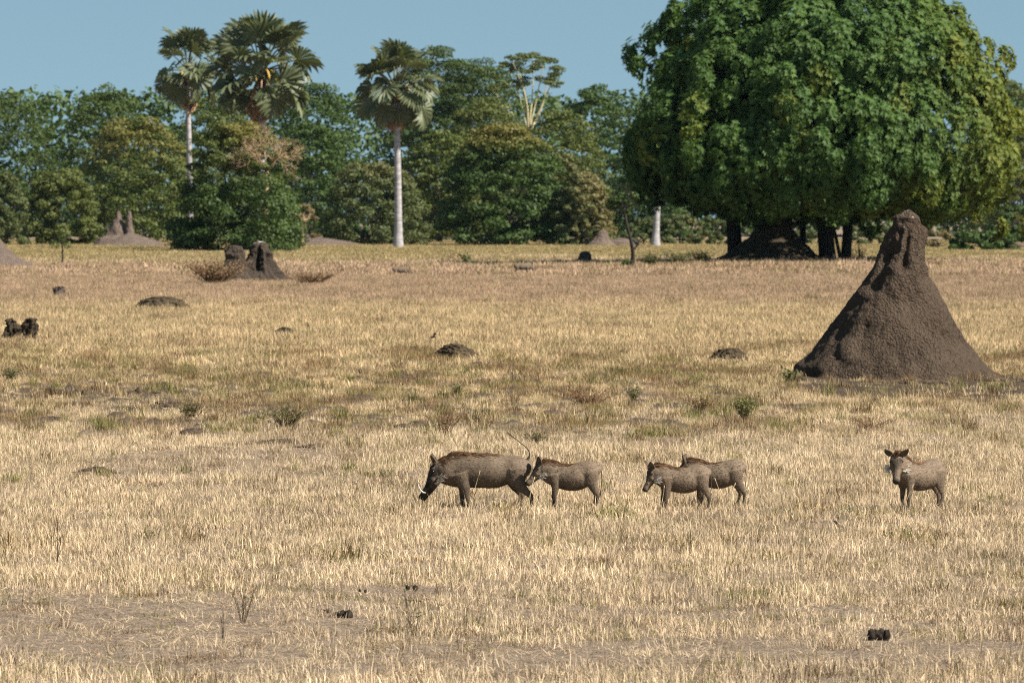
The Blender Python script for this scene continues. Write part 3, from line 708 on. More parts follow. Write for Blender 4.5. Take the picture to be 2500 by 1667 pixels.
# the dense dark bush behind the two-peaked mound, and the bleached tree in it
tree('dense_bush', 'dense dark green bush tree behind the two-peaked termite mound', 580, 579, 296, 325, 612, L_DARK, 34000, 110, 0.36, 0.5, 1.0, 0.9, None, None,
     lambda P, rng: 0.9 * np.exp(-(((P[:, 0] - 1.0) / 2.2) ** 2 + ((P[:, 2] - 12.6) / 1.6) ** 2)) + 0.25 * sst(6, 9, P[:, 2]), 0.03, 41, 0.35, 9,
     extra=[(-110, -1.5, 590, 60, .7), (-30, -2, 585, 70, .6), (60, -2, 575, 70, .6), (120, -1, 560, 50, .7), (-140, 0, 560, 40, .8), (20, -2, 480, 70, .6), (-70, -2, 500, 70, .6), (85, -9.5, 560, 48, .8), (92, -9.5, 505, 48, .8), (82, -9.5, 455, 42, .7), (70, -9.5, 595, 44, .7), (125, -8, 520, 40, .8)], cat='bush')

def branchy(mb, p, d, L, r, depth, rng, spread=0.6, up=0.15, nb=(3, 4), seg=4):
    q = p + d * L * 0.5 + rng.normal(0, L * 0.06, 3); e = p + d * L
    mb.add(*tube([p, q, e], [r, r * 0.8, r * 0.55], seg))
    if depth == 0: return
    for i in range(rng.integers(nb[0], nb[1] + 1)):
        nd = unit(d + rng.normal(0, spread, 3) + np.array([0, 0, up]))
        st = p + d * L * rng.uniform(0.55, 1.0)
        branchy(mb, st, nd, L * rng.uniform(0.6, 0.85), r * 0.55, depth - 1, rng, spread, up, nb, seg if depth > 2 else 3)

def bare_tree(name, label, loc, L, r, depth, mat, seed, d=(0, 0, 1), spread=0.6, up=0.1, nb=(3, 4), cat='tree', group=None, stem=None):
    rng = np.random.default_rng(seed); root = thing(name, label, cat, loc, group); mb = MB()
    p0 = np.array([0, 0, -0.2])
    if stem:
        t = MB(); t.add(*tube(stem[0], stem[1], 8, 10)); t.build('trunk', mat, root, smooth=True); p0 = np.asarray(stem[0][-1], float)
        for i in range(7): branchy(mb, p0, unit(np.array(d, float) + rng.normal(0, spread, 3) * np.array([1.3, 1.3, 0.5])), L, r, depth, rng, spread, up, nb)
        mb.build('branches', mat, root)
    else:
        branchy(mb, p0, unit(np.array(d, float)), L, r, depth, rng, spread, up, nb); mb.build('branches', mat, root)
    return root
bare_tree('bleached_tree', 'leafless bleached tan tree spreading over the dense dark bush', at(648, 576), 1.9, 0.11, 4, M_BLEACH, 5, (0, 0, 0.75), 0.55, 0.02, (3, 4),
          stem=([(0, 0, -.3), (0, 0, 3), (0.1, 0, 6), (0.1, 0, 8.2)], [0.35, 0.3, 0.27, 0.22]))
bare_tree('dead_tree', 'pale dead stump with thin branches between the bushes left of the slender palm', at(738, 690), 0.7, 0.08, 3, M_BLEACH, 9, (0.15, 0, 1), 0.6, 0.1, (2, 3),
          stem=([(0, 0, -.3), (0, 0, 1.5), (0.1, 0, 3.0)], [0.3, 0.22, 0.2]))

# far wood behind everything
rng = np.random.default_rng(77); lob = []
for px in range(-500, 3000, 60):
    d = 1060 + rng.uniform(-30, 30); s = FPX / d; h = (592 - rng.uniform(235, 265)) / s
    for t in (0.1, 0.3, 0.5, 0.72, 0.95): lob.append((px2(px + rng.uniform(-25, 25), d), d, max(0, h * t - 1.5), 5.2, 4, 3.8))
mb = MB(); crown_lobes(mb, lob, 70000, 1.15, rng, shell=0.3, aspect=.6)
tag(mb.build('far_woods', L_DARK), 'dense far woodland closing the gaps behind the trees', 'woodland', kind='stuff')

# ------------------------------------------------------------------ thin dusty air over the plain
hm, hnt, hout = mat_new('dusty_air')
hv = N(hnt, 'ShaderNodeVolumePrincipled'); hv.inputs['Color'].default_value = (0.55, 0.85, 1.0, 1); hv.inputs['Density'].default_value = 0.000014; hv.inputs['Anisotropy'].default_value = 0.2
hnt.links.new(hv.outputs[0], hout.inputs['Volume'])
hb = MB(); x1, y0, y1, z0, z1 = 1500, -120, 2500, -2.5, 46
hb.add([(-x1, y0, z0), (x1, y0, z0), (x1, y1, z0), (-x1, y1, z0), (-x1, y0, z1), (x1, y0, z1), (x1, y1, z1), (-x1, y1, z1)], [(3, 2, 1, 0), (4, 5, 6, 7), (0, 1, 5, 4), (1, 2, 6, 5), (2, 3, 7, 6), (3, 0, 4, 7)])
hz = hb.build('haze', hm); tag(hz, 'thin bluish dusty air over the whole plain', 'haze', kind='stuff')

# ------------------------------------------------------------------ the big tree
def big_tree():
    rng = np.random.default_rng(5)
    loc = at(2010, 392); s = FPX / 392
    gy = HOR + FPX * (CAMH - loc[2]) / 392
    root = thing('shade_tree', 'huge dome-shaped evergreen shade tree with glossy leaves on the right', 'tree', loc)
    W = 870 / s / 2; zb = (gy - 506) / s; zt = (gy + 42) / s; Hh = zt - zb; cz = zb + 0.36 * Hh
    # clumps over a noisy dome
    n = 740
    g = np.arange(n) + 0.5; ph = np.arccos(1 - 2 * g / n); th = np.pi * (1 + 5 ** 0.5) * g
    dx, dy, dz = np.cos(th) * np.sin(ph), np.sin(th) * np.sin(ph), np.cos(ph)
    keep = dy < 0.55
    dx, dy, dz = dx[keep], dy[keep], dz[keep]
    nz = fbm(dx * 1.9 + 4, dy * 1.9, dz * 1.9, 3, 8)
    nf = noise3(dx * 6, dy * 6 + 2, dz * 6, 15)
    rr = 0.60 + 0.50 * nz + 0.28 * nf
    up = dz > 0
    rx, ry = W * rr, W * 0.85 * rr
    rz = np.where(up, (zt - cz), (cz - zb) * 1.02) * np.where(up, rr, 1.0)
    # flatter shoulders at left, fuller belly at right, as in the photo
    k = np.where(up, np.abs(dz) ** 0.92, np.abs(dz) ** 0.75) * np.sign(dz)
    hx = np.where(up, np.sqrt(np.clip(1 - np.abs(k) ** 2.1, 0, 1)), (1 - np.abs(k) ** 6) ** 0.5 * 1.03); hl = np.hypot(dx, dy) + 1e-6
    X = dx / hl * hx * rx; Y = dy / hl * hx * ry; Z = cz + k * rz
    X = X + 0.8 * sst(0, 1, -dz) * 1.0 + 0.1 + rng.normal(0, 0.35, len(X)); Y = Y + rng.normal(0, 0.35, len(X)); Z = Z + rng.normal(0, 0.3, len(X))
    Z = np.maximum(Z, zb + 0.3)
    P0 = np.column_stack([X, Y, Z]); nrm = unit(np.column_stack([dx, dy, dz * 0.9 + 0.25]))
    # sprays that stick out of the outline
    ex = [(1548, 132), (1556, 165), (1632, 52), (1655, 78), (1600, 118), (2445, 150), (2405, 118), (2335, 78), (2285, 36), (1562, 318), (1548, 345), (2478, 300), (2496, 420), (2492, 535), (2440, 552), (2235, 548), (2120, 545), (1850, 520), (1700, 30), (2200, -10)]
    EX = np.array([((a - 2010) / s, rng.uniform(-2.5, 1.5), (gy - b) / s) for a, b in ex])
    P0 = np.vstack([P0, EX]); nrm = np.vstack([nrm, unit(EX - np.array([0, 1.5, cz]))])
    cr = rng.uniform(0.65, 1.3, len(P0)); cr[-len(EX):] = rng.uniform(.55, .9, len(EX))
    mb = MB()
    # rosettes of drooping leaves on each clump; a clump hangs as a short spray
    per = 56
    ci = np.repeat(np.arange(len(P0)), per); m = len(ci)
    dd = rdir(m, rng); flip = np.einsum('ij,ij->i', dd, nrm[ci]) < -0.2; dd[flip] *= -1
    stretch = np.array([0.95, 0.95, 1.35])
    off = dd * cr[ci][:, None] * stretch * rng.uniform(0.55, 1.0, m)[:, None]
    RP = P0[ci] + off
    ax = unit(dd + 0.5 * nrm[ci] + rng.normal(0, 0.25, (m, 3)))
    ctone = rng.uniform(0, 1, len(P0))
    rt = np.clip(0.3 * rng.uniform(0, 1, m) + 0.35 * ctone[ci] + 0.15, 0, 1)
    dry = np.clip(0.75 * sst(5, 14, RP[:, 0] + rng.normal(0, 1.2, m)) * rng.uniform(0.4, 1, m) + 0.35 * (ctone[ci] > 0.93), 0, 1)  # yellow to the right paints sun through leaves; a few clumps yellow at random
    nl = 7
    li = np.repeat(np.arange(m), nl); q = np.tile(np.arange(nl), m) / nl * 2 * np.pi + np.repeat(rng.uniform(0, 6.28, m), nl)
    e1 = unit(np.cross(ax, np.array([0.3, 0.2, 0.93]))); e2 = np.cross(ax, e1)
    D = unit(e1[li] * np.cos(q)[:, None] + e2[li] * np.sin(q)[:, None] + ax[li] * 0.55 + np.array([0, 0, -0.35]))
    Ln = rng.uniform(0.22, 0.40, len(li))
    Nn = unit(np.cross(np.cross(D, ax[li]), D) + rng.normal(0, 0.25, (len(li), 3)))
    leaves(mb, RP[li], D, Nn, Ln, Ln * 0.40, 0.2, tone=np.clip(rt[li] + rng.normal(0, 0.12, len(li)), 0, 1), dry=dry[li])
    # inner foliage so that the depth of the crown is closed
    lob = [(rng.uniform(-.7, .7) * W, rng.uniform(-.35, .5) * W, zb + 1.0 + rng.uniform(0.02, .72) * Hh, 2.8, 2.8, 2.2) for _ in range(70)]
    lob = [l for l in lob if (l[0] / W) ** 2 + ((l[2] - cz) / (zt - cz)) ** 2 < 0.6]
    crown_lobes(mb, lob, 30000, 0.62, rng, aspect=.6)
    mb.build('crown', L_BIG, root)
    # trunks
    for px, wpx, lean, yy in ((1796, 38, -8, 1.0), (1937, 15, -10, 2), (1963, 17, 6, 3), (2018, 42, -10, -.5), (2066, 26, 10, 0.6), (2046, 9, -30, -2)):
        x0 = (px - 2010) / s; r = wpx / s / 2; tb = MB()
        zf = gz1(loc[0] + x0, loc[1] + yy) - loc[2]
        tb.add(*tube([(x0, yy, zf - .4), (x0 + .02, yy, zf + .3), (x0 + lean / s * .4, yy, 2), (x0 + lean / s, yy, 4.2), (x0 + lean / s * 2.2, yy * 1.5, 8)], [r * 1.5, r * 1.05, r * .95, r * .85, r * .5], 12, 16))
        for b in range(3):
            e = np.array([x0 + lean / s * 2.2 + rng.uniform(-5, 5), yy + rng.uniform(-3, 3), rng.uniform(8, 14)]); st = np.array([x0 + lean / s, yy, 4.0])
            tb.add(*tube([st, (st + e) / 2 + [0, 0, .6], e], [r * .5, r * .35, r * .1], 7, 7))
        tb.build('trunk', M_BARK_DARK, root, smooth=True)
big_tree()

# ------------------------------------------------------------------ palms
L_PALM = leaf_mat('palm_leaf', (0.045, 0.068, 0.034), (0.125, 0.155, 0.078), (0.26, 0.23, 0.10), 0.15, 0.5, 0.4)
L_PALMDRY = leaf_mat('dead_palm_leaf', (0.27, 0.16, 0.09), (0.45, 0.29, 0.18), (0.45, 0.29, 0.18), 0.1, 0.8, 0.1)
M_FRUIT = noise_mat('palm_fruit_stalk', (0.45, 0.27, 0.05), (0.62, 0.42, 0.10), 6)

def frond_mesh(rng, mat, dead=False, pet=2.05, rad=1.6, bend=0.5, base=0.5):
    """fan leaf along +X: petiole, then a pleated fan, bent down at the joint and split along the rim"""
    mb = MB()
    mb.add(*tube([(0, 0, 0), (pet * .5, 0, .07), (pet, 0, 0)], [.075, .055, .04], 5), tone=0.9, dry=0.6)
    ns = 26; span = math.radians(rng.uniform(105, 135)) if not dead else math.radians(50)
    t = np.linspace(-1, 1, ns); cup = rng.uniform(0.1, 0.45)
    cb, sb = math.cos(bend), math.sin(bend)
    Rb = np.array([[cb, 0, sb], [0, 1, 0], [-sb, 0, cb]]); c = np.array([pet, 0, 0])
    for i in range(ns):
        a = t[i] * span; L = rad * (1 - 0.2 * abs(t[i]) ** 1.5) * rng.uniform(.9, 1.07); w = 2 * span / (ns - 1)
        def pt(da, r, dz): return c + Rb @ np.array([math.cos(a + da) * r, math.sin(a + da) * r, cup * abs(math.sin(a)) * r + dz])
        h = .035 * L * (1 if i % 2 else -1); dr = rng.uniform(.10, .32) * L
        V = [c, pt(w / 2, L * .6, h), pt(w / 2.6, L * .82, h - dr * .3), pt(0, L, -dr), pt(-w / 2.6, L * .82, -h - dr * .3), pt(-w / 2, L * .6, -h)]
        mb.add(V, [[0, 1, 2, 5], [5, 2, 3, 4]], tone=np.clip(rng.normal(base, .2), 0, 1), dry=(0.05 + 0.12 * rng.uniform()) if not dead else 0.5)
    return mb.mesh('dead_frond' if dead else 'frond', mat)

frng = np.random.default_rng(8)
FRONDS = [frond_mesh(frng, L_PALM, bend=b, rad=frng.uniform(1.5, 1.9), base=frng.uniform(.2, .8)) for b in (0.0, .25, .5, .7, .9, 1.1, 1.3, .1, .4, .8)]
DEAD = [frond_mesh(frng, L_PALMDRY, True, 1.1, 1.5) for _ in range(4)]

def palm(label, px, d, top, r_px, trunk_px, n_live, n_dead, seed, fruit=3, skirt=1.0, foot=None, lean=0.0, squash=1.0):
    rng = np.random.default_rng(seed); s = FPX / d; loc = at(px, d); gy = HOR + FPX * (CAMH - loc[2]) / d
    Rr = r_px / s; H = (gy - top) / s - Rr * 1.28
    root = thing('fan_palm', label, 'palm tree', loc, 'fan palms')
    r = trunk_px / s / 2; lx = lean / s
    P = np.array([(0, 0, -.4), (0, 0, .1), (-lx * .1, 0, H * .15), (lx * .2, 0, H * .5), (lx * .7, 0, H * .8), (lx, 0, H)])
    mb = MB(); mb.add(*tube(P, [r * 1.8, r * 1.6, r * 1.15, r * .95, r * .9, r], 12, 34)); mb.build('trunk', M_PALMBARK, root, smooth=True)
    hb = MB(); hb.add(*tube([(lx, 0, H - 1.2), (lx, 0, H - .3), (lx, 0, H + .5), (lx, 0, H + 1.3)], [r, r * 1.9, r * 1.8, r * .4], 9, 10)); hb.build('crown_heart', M_BARK, root, smooth=True)
    sc_ = Rr / 2.9
    for i in range(n_live):
        f = (i + .5) / n_live
        el = math.radians(84 - 138 * f ** 1.1) + rng.normal(0, .14); az = i * 2.39996 + rng.normal(0, .35)
        o = link('frond', FRONDS[int(np.clip(rng.choice([0, 1, 2, 7, 8] if f < .4 else [0, 1, 2, 3, 4, 7, 8, 9]), 0, 9))], root)
        q = Euler((rng.normal(0, .55), -el, az), 'XYZ')
        o.rotation_euler = q; k = sc_ * rng.uniform(.85, 1.12) * (1.0 if el > -.6 else .9); o.scale = (k, k, k)
        o.location = (lx + math.cos(az) * r * .8, math.sin(az) * r * .8, H + .3 + .7 * math.sin(max(el, -.5)))
    for i in range(n_dead):
        az = i * 2.39996 + rng.normal(0, .3); el = -math.radians(rng.uniform(70, 86))
        o = link('dead_frond', DEAD[i % len(DEAD)], root); k = sc_ * rng.uniform(.85, 1.15) * skirt
        o.rotation_euler = Euler((rng.uniform(-.8, .8), -el, az), 'XYZ'); o.scale = (k, k * .6, k)
        o.location = (lx + math.cos(az) * r * 1.3, math.sin(az) * r * 1.3, H - rng.uniform(.3, 1.1))
    for i in range(fruit):
        az = -1.57 + (i - fruit / 2 + .5) * .75 + rng.normal(0, .15); c, sn = math.cos(az), math.sin(az); fb = MB()
        b = np.array([lx + c * r, sn * r, H + .2])
        fb.add(*tube([b, b + [c * .7, sn * .7, .35], b + [c * 1.25, sn * 1.25, -.1], b + [c * 1.45, sn * 1.45, -1.0]], [.10, .09, .13, .16], 6, 9))
        fb.build('fruit_stalk', M_FRUIT, root, smooth=True)
    return root
palm('slender fan palm standing alone in the middle with a brown skirt of dead leaves', 972, 655, 112, 90, 17, 32, 10, 1, 4, lean=-4)
palm('leftmost fan palm with a slim grey trunk and a dark crown', 464, 640, 82, 80, 14, 32, 6, 2, 2, lean=-6)
palm('fullest fan palm of the two close together, with long hanging fronds', 640, 620, 46, 108, 20, 46, 10, 3, 4, skirt=1.1)
# far palm trunk whose crown is lost in the big tree
mp_ = at(1600, 690); r_ = thing('fan_palm', 'fan palm behind the big tree, only its pale trunk showing below the leaves', 'palm tree', mp_, 'fan palms')
mb = MB(); mb.add(*tube([(0, 0, -.3), (0, 0, .3), (.1, 0, 2), (.2, 0, 5), (.3, 0, 12)], [.75, .6, .42, .38, .36], 12, 20)); mb.build('trunk', M_PALMBARK, r_, smooth=True)
for i in range(14):
    o = link('frond', FRONDS[i % 7], r_, (.3, 0, 12.2)); o.rotation_euler = Euler((0, -math.radians(80 - 9 * i), i * 2.4), 'XYZ')

# ------------------------------------------------------------------ small trees, shrubs, twigs
thin = bare_tree('thin_tree', 'thin dark bare-stemmed young tree standing left of the big tree', at(1541, 372), 0.8, 0.06, 3, M_BARK_DARK, 3, (-.3, 0, .6), 0.7, 0.1, (3, 4),
          stem=([(0, 0, -.2), (.12, 0, 1.0), (-.05, 0, 2.0), (-.3, 0, 3.0), (-.45, 0, 3.9)], [.16, .13, .11, .09, .07]))
mb = MB(); crown_lobes(mb, [(-.7, 0, 4.4, .9, .7, .5), (-.2, .2, 4.7, .7, .6, .4), (-1.2, 0, 4.2, .5, .5, .3), (-.5, .2, 4.0, .6, .5, .35)], 1500, 0.22, np.random.default_rng(4)); mb.build('crown', L_DARK, thin)
mb = MB(); mb.add(*tube([(.02, 0, 1.15), (.35, 0, 1.5), (.6, 0, 2.0)], [.08, .06, .03], 6, 8)); mb.build('side_branch', M_BARK_DARK, thin, smooth=True)
sap = bare_tree('sapling', 'spindly sapling with a few leaves in the grass at far left', at(152, 395), 0.5, 0.035, 2, M_BARK, 13, (0.1, 0, 1), 0.6, 0.1, (2, 3),
          stem=([(0, 0, -.2), (.03, 0, .7), (0, 0, 1.5)], [.07, .06, .05]))
mb = MB(); crown_lobes(mb, [(-.5, 0, 1.5, .4, .3, .25), (.35, 0, 1.5, .3, .3, .3), (0, 0, 2.0, .3, .3, .25)], 260, 0.16, np.random.default_rng(6)); mb.build('crown', L_MID, sap)

def twig_shrub(name, label, px, d, h, w, nst, mat, seed, leaf=None, nleaf=0, lsize=.05, r=.006, cat='shrub', group=None, zfrac=.25, dry=0.1, dz=0.0):
    rng = np.random.default_rng(seed); root = thing(name, label, cat, at(px, d, dz), group); mb = MB(); tips = []
    for i in range(nst):
        az = rng.uniform(0, 6.28); sp = rng.uniform(.15, 1) * w / 2; hh = h * rng.uniform(.6, 1.0)
        b = np.array([math.cos(az) * .12 * sp, math.sin(az) * .12 * sp, -.02]); e = np.array([math.cos(az) * sp, math.sin(az) * sp, hh])
        m = (b + e) / 2 + np.array([-math.cos(az) * sp * .12, -math.sin(az) * sp * .12, 0]) + rng.normal(0, .04 * h, 3)
        P = catmull([b, m, e], 6); mb.add(*tube(P, np.linspace(r, r * .4, 6), 4)); tips += list(P[2:])
        for k in range(3):
            st = P[rng.integers(2, 5)]; e2 = st + unit(rng.normal(0, 1, 3) + [0, 0, .8]) * h * rng.uniform(.12, .28)
            mb.add(*tube([st, (st + e2) / 2 + rng.normal(0, .01, 3), e2], [r * .6, r * .5, r * .25], 3)); tips += [e2, (st + e2) / 2]
    mb.build('stems', mat, root)
    if leaf:
        tips = np.array(tips); tips = tips[tips[:, 2] > h * zfrac]; k = rng.integers(0, len(tips), nleaf); n = nleaf; lb = MB()
        D = unit(rdir(n, rng) + [0, 0, .3]); leaves(lb, tips[k] + rng.normal(0, lsize * .4, (n, 3)), D, rdir(n, rng), lsize * rng.uniform(.6, 1.3, n), lsize * .5, .05,
               tone=rng.uniform(0, 1, n), dry=np.clip(rng.normal(dry, .15, n), 0, 1)); lb.build('leaves', leaf, root)
    return root
L_RUST = leaf_mat('rusty_leaf', (0.15, 0.098, 0.052), (0.28, 0.19, 0.105), (0.40, 0.29, 0.16), 0.15, 0.7)
M_TWIG = noise_mat('twig', (0.05, 0.035, 0.022), (0.12, 0.085, 0.055), 20)
M_TWIG_RED = noise_mat('red_brown_twig', (0.13, 0.065, 0.035), (0.22, 0.12, 0.07), 12)
twig_shrub('shrub', 'small leafy green shrub in front of the big termite cone, left of its foot', 1820, 92, .46, .48, 34, M_TWIG, 1, L_MID, 430, .045, dry=.3, r=.004)
twig_shrub('shrub', 'sparse twiggy yellowish shrub behind the biggest warthog', 1085, 86, .50, .8, 30, M_TWIG_RED, 2, L_OLIVE, 200, .035, dry=.6, r=.0045)
twig_shrub('shrub', 'low green tuft of a shrub behind the tail of the biggest warthog', 1310, 82, .24, .5, 26, M_TWIG, 3, L_OLIVE, 150, .035, dry=.3, r=.004)
twig_shrub('shrub', 'small dark twiggy shrub at the lower left on the bare soil', 592, 47, .30, .40, 10, M_TWIG, 4, L_OLIVE, 60, .022, zfrac=.62, r=.0035, dry=.3)
twig_shrub('shrub', 'thin forked leafless stem in the grass at the lower left', 135, 54, .55, .16, 3, M_TWIG, 5, r=.005)
twig_shrub('shrub', 'thin leafless stem in the foreground left of the centre', 543, 45, .26, .05, 2, M_TWIG, 6, r=.004)
twig_shrub('shrub', 'sparse dry stems with tiny leaves in the foreground, right of the black clod', 1010, 46, .42, .22, 5, M_TWIG, 7, L_OLIVE, 26, .03, r=.0035)
twig_shrub('shrub', 'reddish brown brush on the left of the two-peaked termite mound', 525, 281, 1.25, 3.9, 120, M_TWIG_RED, 8, L_RUST, 2600, .12, r=.018, dry=.1, zfrac=0)
twig_shrub('shrub', 'reddish brown brush on the right of the two-peaked termite mound', 760, 276, .8, 3.4, 80, M_TWIG_RED, 9, L_RUST, 1100, .1, r=.016, dry=.1, zfrac=0)
twig_shrub('shrub', 'brown bramble of dry stems left of the small leafy shrub', 1720, 98, .38, .9, 40, M_TWIG_RED, 10, L_OLIVE, 160, .05, dry=.5)
twig_shrub('shrub', 'brown dry shrub in the middle field right of the bright green tuft', 1440, 102, .34, 1.5, 70, M_TWIG_RED, 11, L_TAN, 160, .05)
twig_shrub('shrub', 'wide brown and green shrub left of the twiggy yellowish shrub', 700, 90, .34, 1.1, 48, M_TWIG, 12, L_OLIVE, 420, .05, dry=.45)
twig_shrub('shrub', 'low reddish brown dry weeds in front of the termite cone, above the lone warthog', 2125, 89, .26, 1.1, 60, M_TWIG_RED, 17, L_TAN, 120, .04, dry=.2, r=.004)
twig_shrub('shrub', 'dark olive low shrub in the mottled field left of the wide brown and green shrub', 470, 94, .3, .8, 36, M_TWIG, 18, L_OLIVE, 260, .05, dry=.6)
twig_shrub('shrub', 'green low weeds at the left edge of the mottled field', 25, 116, .3, .5, 26, M_TWIG, 19, L_OLIVE, 220, .06, dry=.1)
twig_shrub('shrub', 'bright green grassy tuft in the middle field above the biggest warthog', 1118, 106, .24, .45, 34, M_TWIG, 13, L_MID, 170, .045, dry=.4, r=.004)
twig_shrub('shrub', 'small green tuft at the right of the middle field brown shrub', 1548, 103, .26, .5, 26, M_TWIG, 14, L_MID, 140, .045, dry=.4, r=.004)
twig_shrub('shrub', 'pale green big-leaved weed in the far green grass', 1137, 385, .95, .6, 10, M_TWIG, 15, L_OLIVE, 40, .35, r=.02)
twig_shrub('shrub', 'dark low bush at the foot of the thin bare tree', 1528, 371, .65, 1.1, 24, M_BARK_DARK, 16, L_DARK, 300, .16, r=.02, zfrac=0)
for i, (px, d, w, lab) in enumerate([(1590, 380, 2.4, 'farthest from the trunks'), (1655, 382, 2.6, 'second from the trunks'), (1712, 384, 2.4, 'nearest the trunks')]):
    twig_shrub('shrub', 'dark weedy brush along the tree shade edge, ' + lab, px, d, .9, w, 40, M_TWIG, 30 + i, L_OLIVE, 420, .16, r=.016, zfrac=0, group='brush at the edge of the tree shade')
twig_shrub('shrub', 'bare drooping twigs right of the last big trunk', 2100, 388, 1.5, 2.2, 16, M_BARK_DARK, 40, r=.025)
twig_shrub('shrub', 'green leafy sprig leaning on the left foot of the termite cone', 1928, 112, .32, .5, 8, M_TWIG, 41, L_OLIVE, 60, .11, r=.006)

# ------------------------------------------------------------------ clods and dung
M_CLOD = noise_mat('dung_and_dark_earth', (0.014, 0.011, 0.009), (0.045, 0.034, 0.026), 30, bump=.01)
M_EARTH = noise_mat('crumbled_earth', (0.040, 0.027, 0.018), (0.105, 0.075, 0.052), 14, bump=.02)
def clod(name, label, px, d, w, h, seed, parts=3, cat='clod', group='dark clods and dung lying in the grass'):
    """a clod (few parts) or a strewn patch of many crumbs, each an uneven lump"""
    rng = np.random.default_rng(seed); mb = MB(); heap = parts > 4 and w > .2
    n = int(26 + w * 70) if heap else parts
    base = at(px, d)
    for k in range(n):
        na, nn = (9, 6) if heap else (14, 9); a = np.linspace(0, 2 * np.pi, na, endpoint=False); p = np.linspace(.03, np.pi - .03, nn)
        A, Pp = np.meshgrid(a, p); X, Y, Z = np.cos(A) * np.sin(Pp), np.sin(A) * np.sin(Pp), np.cos(Pp)
        rr = .62 + .8 * fbm(X * 2.4 + k * 5, Y * 2.4, Z * 2.4 + seed, 4, seed)
        if heap:
            ox = np.clip(rng.normal(0, .27), -.55, .55) * w; oy = rng.normal(0, .22) * w; e = math.exp(-(ox / (.3 * w)) ** 2)
            sx = rng.uniform(.03, .075) * (1 + .5 * e); sz = h * rng.uniform(.15, .75) * (.3 + .7 * e); zz = gz1(base[0] + ox, base[1] + oy) - base[2] + sz * .25
            V = np.stack([X * rr * sx * 1.5 + ox, Y * rr * sx + oy, Z * rr * sz * .6 + zz], -1).reshape(-1, 3)
        else:
            f = 1.0 if parts == 1 else (rng.uniform(.4, .75) if parts < 6 else rng.uniform(.25, .45)); ox = 0 if parts == 1 else (k / (parts - 1) - .5 + rng.normal(0, .08)) * w * .7
            V = np.stack([X * rr * w / 2 * f + ox, Y * rr * w / 2 * f * .8 + rng.uniform(-.15, .15) * w, Z * rr * h / 2 * rng.uniform(.7, 1.15) + h * .42], -1).reshape(-1, 3)
        i = np.arange(nn - 1)[:, None] * na; j = np.arange(na)[None, :]; j2 = (j + 1) % na
        mb.add(V, np.stack([i + j, i + na + j, i + na + j2, i + j2], -1).reshape(-1, 4))
    o = mb.build(name, M_EARTH if heap else M_CLOD, None, base, True); return tag(o, label, cat, group)
clod('dung', 'largest black dung lump on the track at lower right', 2146, 45.2, .185, .095, 1, 8, 'dung')
clod('dung', 'round black dung lump in the lower middle foreground', 1004, 50.6, .085, .07, 2, 2, 'dung')
clod('dung', 'small flat black dung left of the round one', 886, 50.3, .06, .04, 3, 2, 'dung')
clod('dung', 'broad olive brown dung right of the small dark shrub', 842, 47.8, .15, .07, 4, 7, 'dung')
clod('clod', 'small dark clod in the grass below the two overlapping warthogs', 1976, 54.5, .05, .035, 5, 1)
clod('clod', 'mossy dark clod with long low edge on the left mid field', 684, 82.5, 1.0, .13, 6, 11)
clod('clod', 'dark brown flat clod left of the biggest warthog, at far left', 228, 74, .52, .11, 7, 8)
clod('clod', 'dark brown clod between the far left one and the warthogs', 500, 80, .75, .08, 8, 10)
clod('clod', 'dark clod beside the wide brown and green shrub', 905, 89, .36, .14, 9, 5)
clod('clod', 'small dark clod low in the grass left of the last warthog', 2042, 60.5, .06, .05, 10, 1)
clod('clod', 'black clump in the brown earth patch at left', 345, 104, .7, .22, 11, 6)
clod('clod', 'black clump on the long brown earth patch near the left edge', 190, 104.5, .95, .22, 12, 8)
clod('clod', 'thin dark ridge of earth above the brown patch', 640, 121, .6, .14, 13, 6)
clod('clod', 'dark upright stub in the mid field', 880, 119, .07, .14, 14, 2)
clod('clod', 'dark lump on the left side of the brown field below the small mounds', 470, 86.5, .34, .17, 15, 5)
clod('clod', 'long dark crumbled earth ridge left of the twiggy yellowish shrub', 1000, 89.5, .75, .12, 18, 9)
clod('clod', 'brown crumbled earth right of the mossy dark clod', 765, 80.5, .5, .08, 19, 7)
clod('clod', 'low brown crumbled earth in front of the black clump in the brown patch', 430, 99, .8, .15, 20, 8)
clod('clod', 'dark crumbled earth right of the dug earth heap', 1165, 127, .5, .16, 21, 5)
clod('clod', 'small dark crumbs of dung just left of the broad olive brown dung', 790, 48.2, .09, .035, 22, 4, 'dung')
clod('clod', 'crumbled dark earth along the front foot of the big termite cone', 2260, 114.6, 2.2, .10, 23, 9)
clod('clod', 'crumbled dark earth at the left foot of the big termite cone', 1955, 116, 1.0, .12, 24, 9)
clod('clod', 'crumbled dark earth at the right foot of the big termite cone', 2430, 116, 1.2, .12, 25, 9)
clod('rock', 'pale whitish rock lying in the grass at the right edge', 2470, 640, 2.4, .7, 16, 3, 'rock', None).data.materials[0] = M_MOUND_PALE
clod('rock', 'weathered pale block at the foot of the bushes below the yellow bush', 735, 700, 2.0, 1.6, 17, 2, 'rock', None).data.materials[0] = M_MOUND_GREY

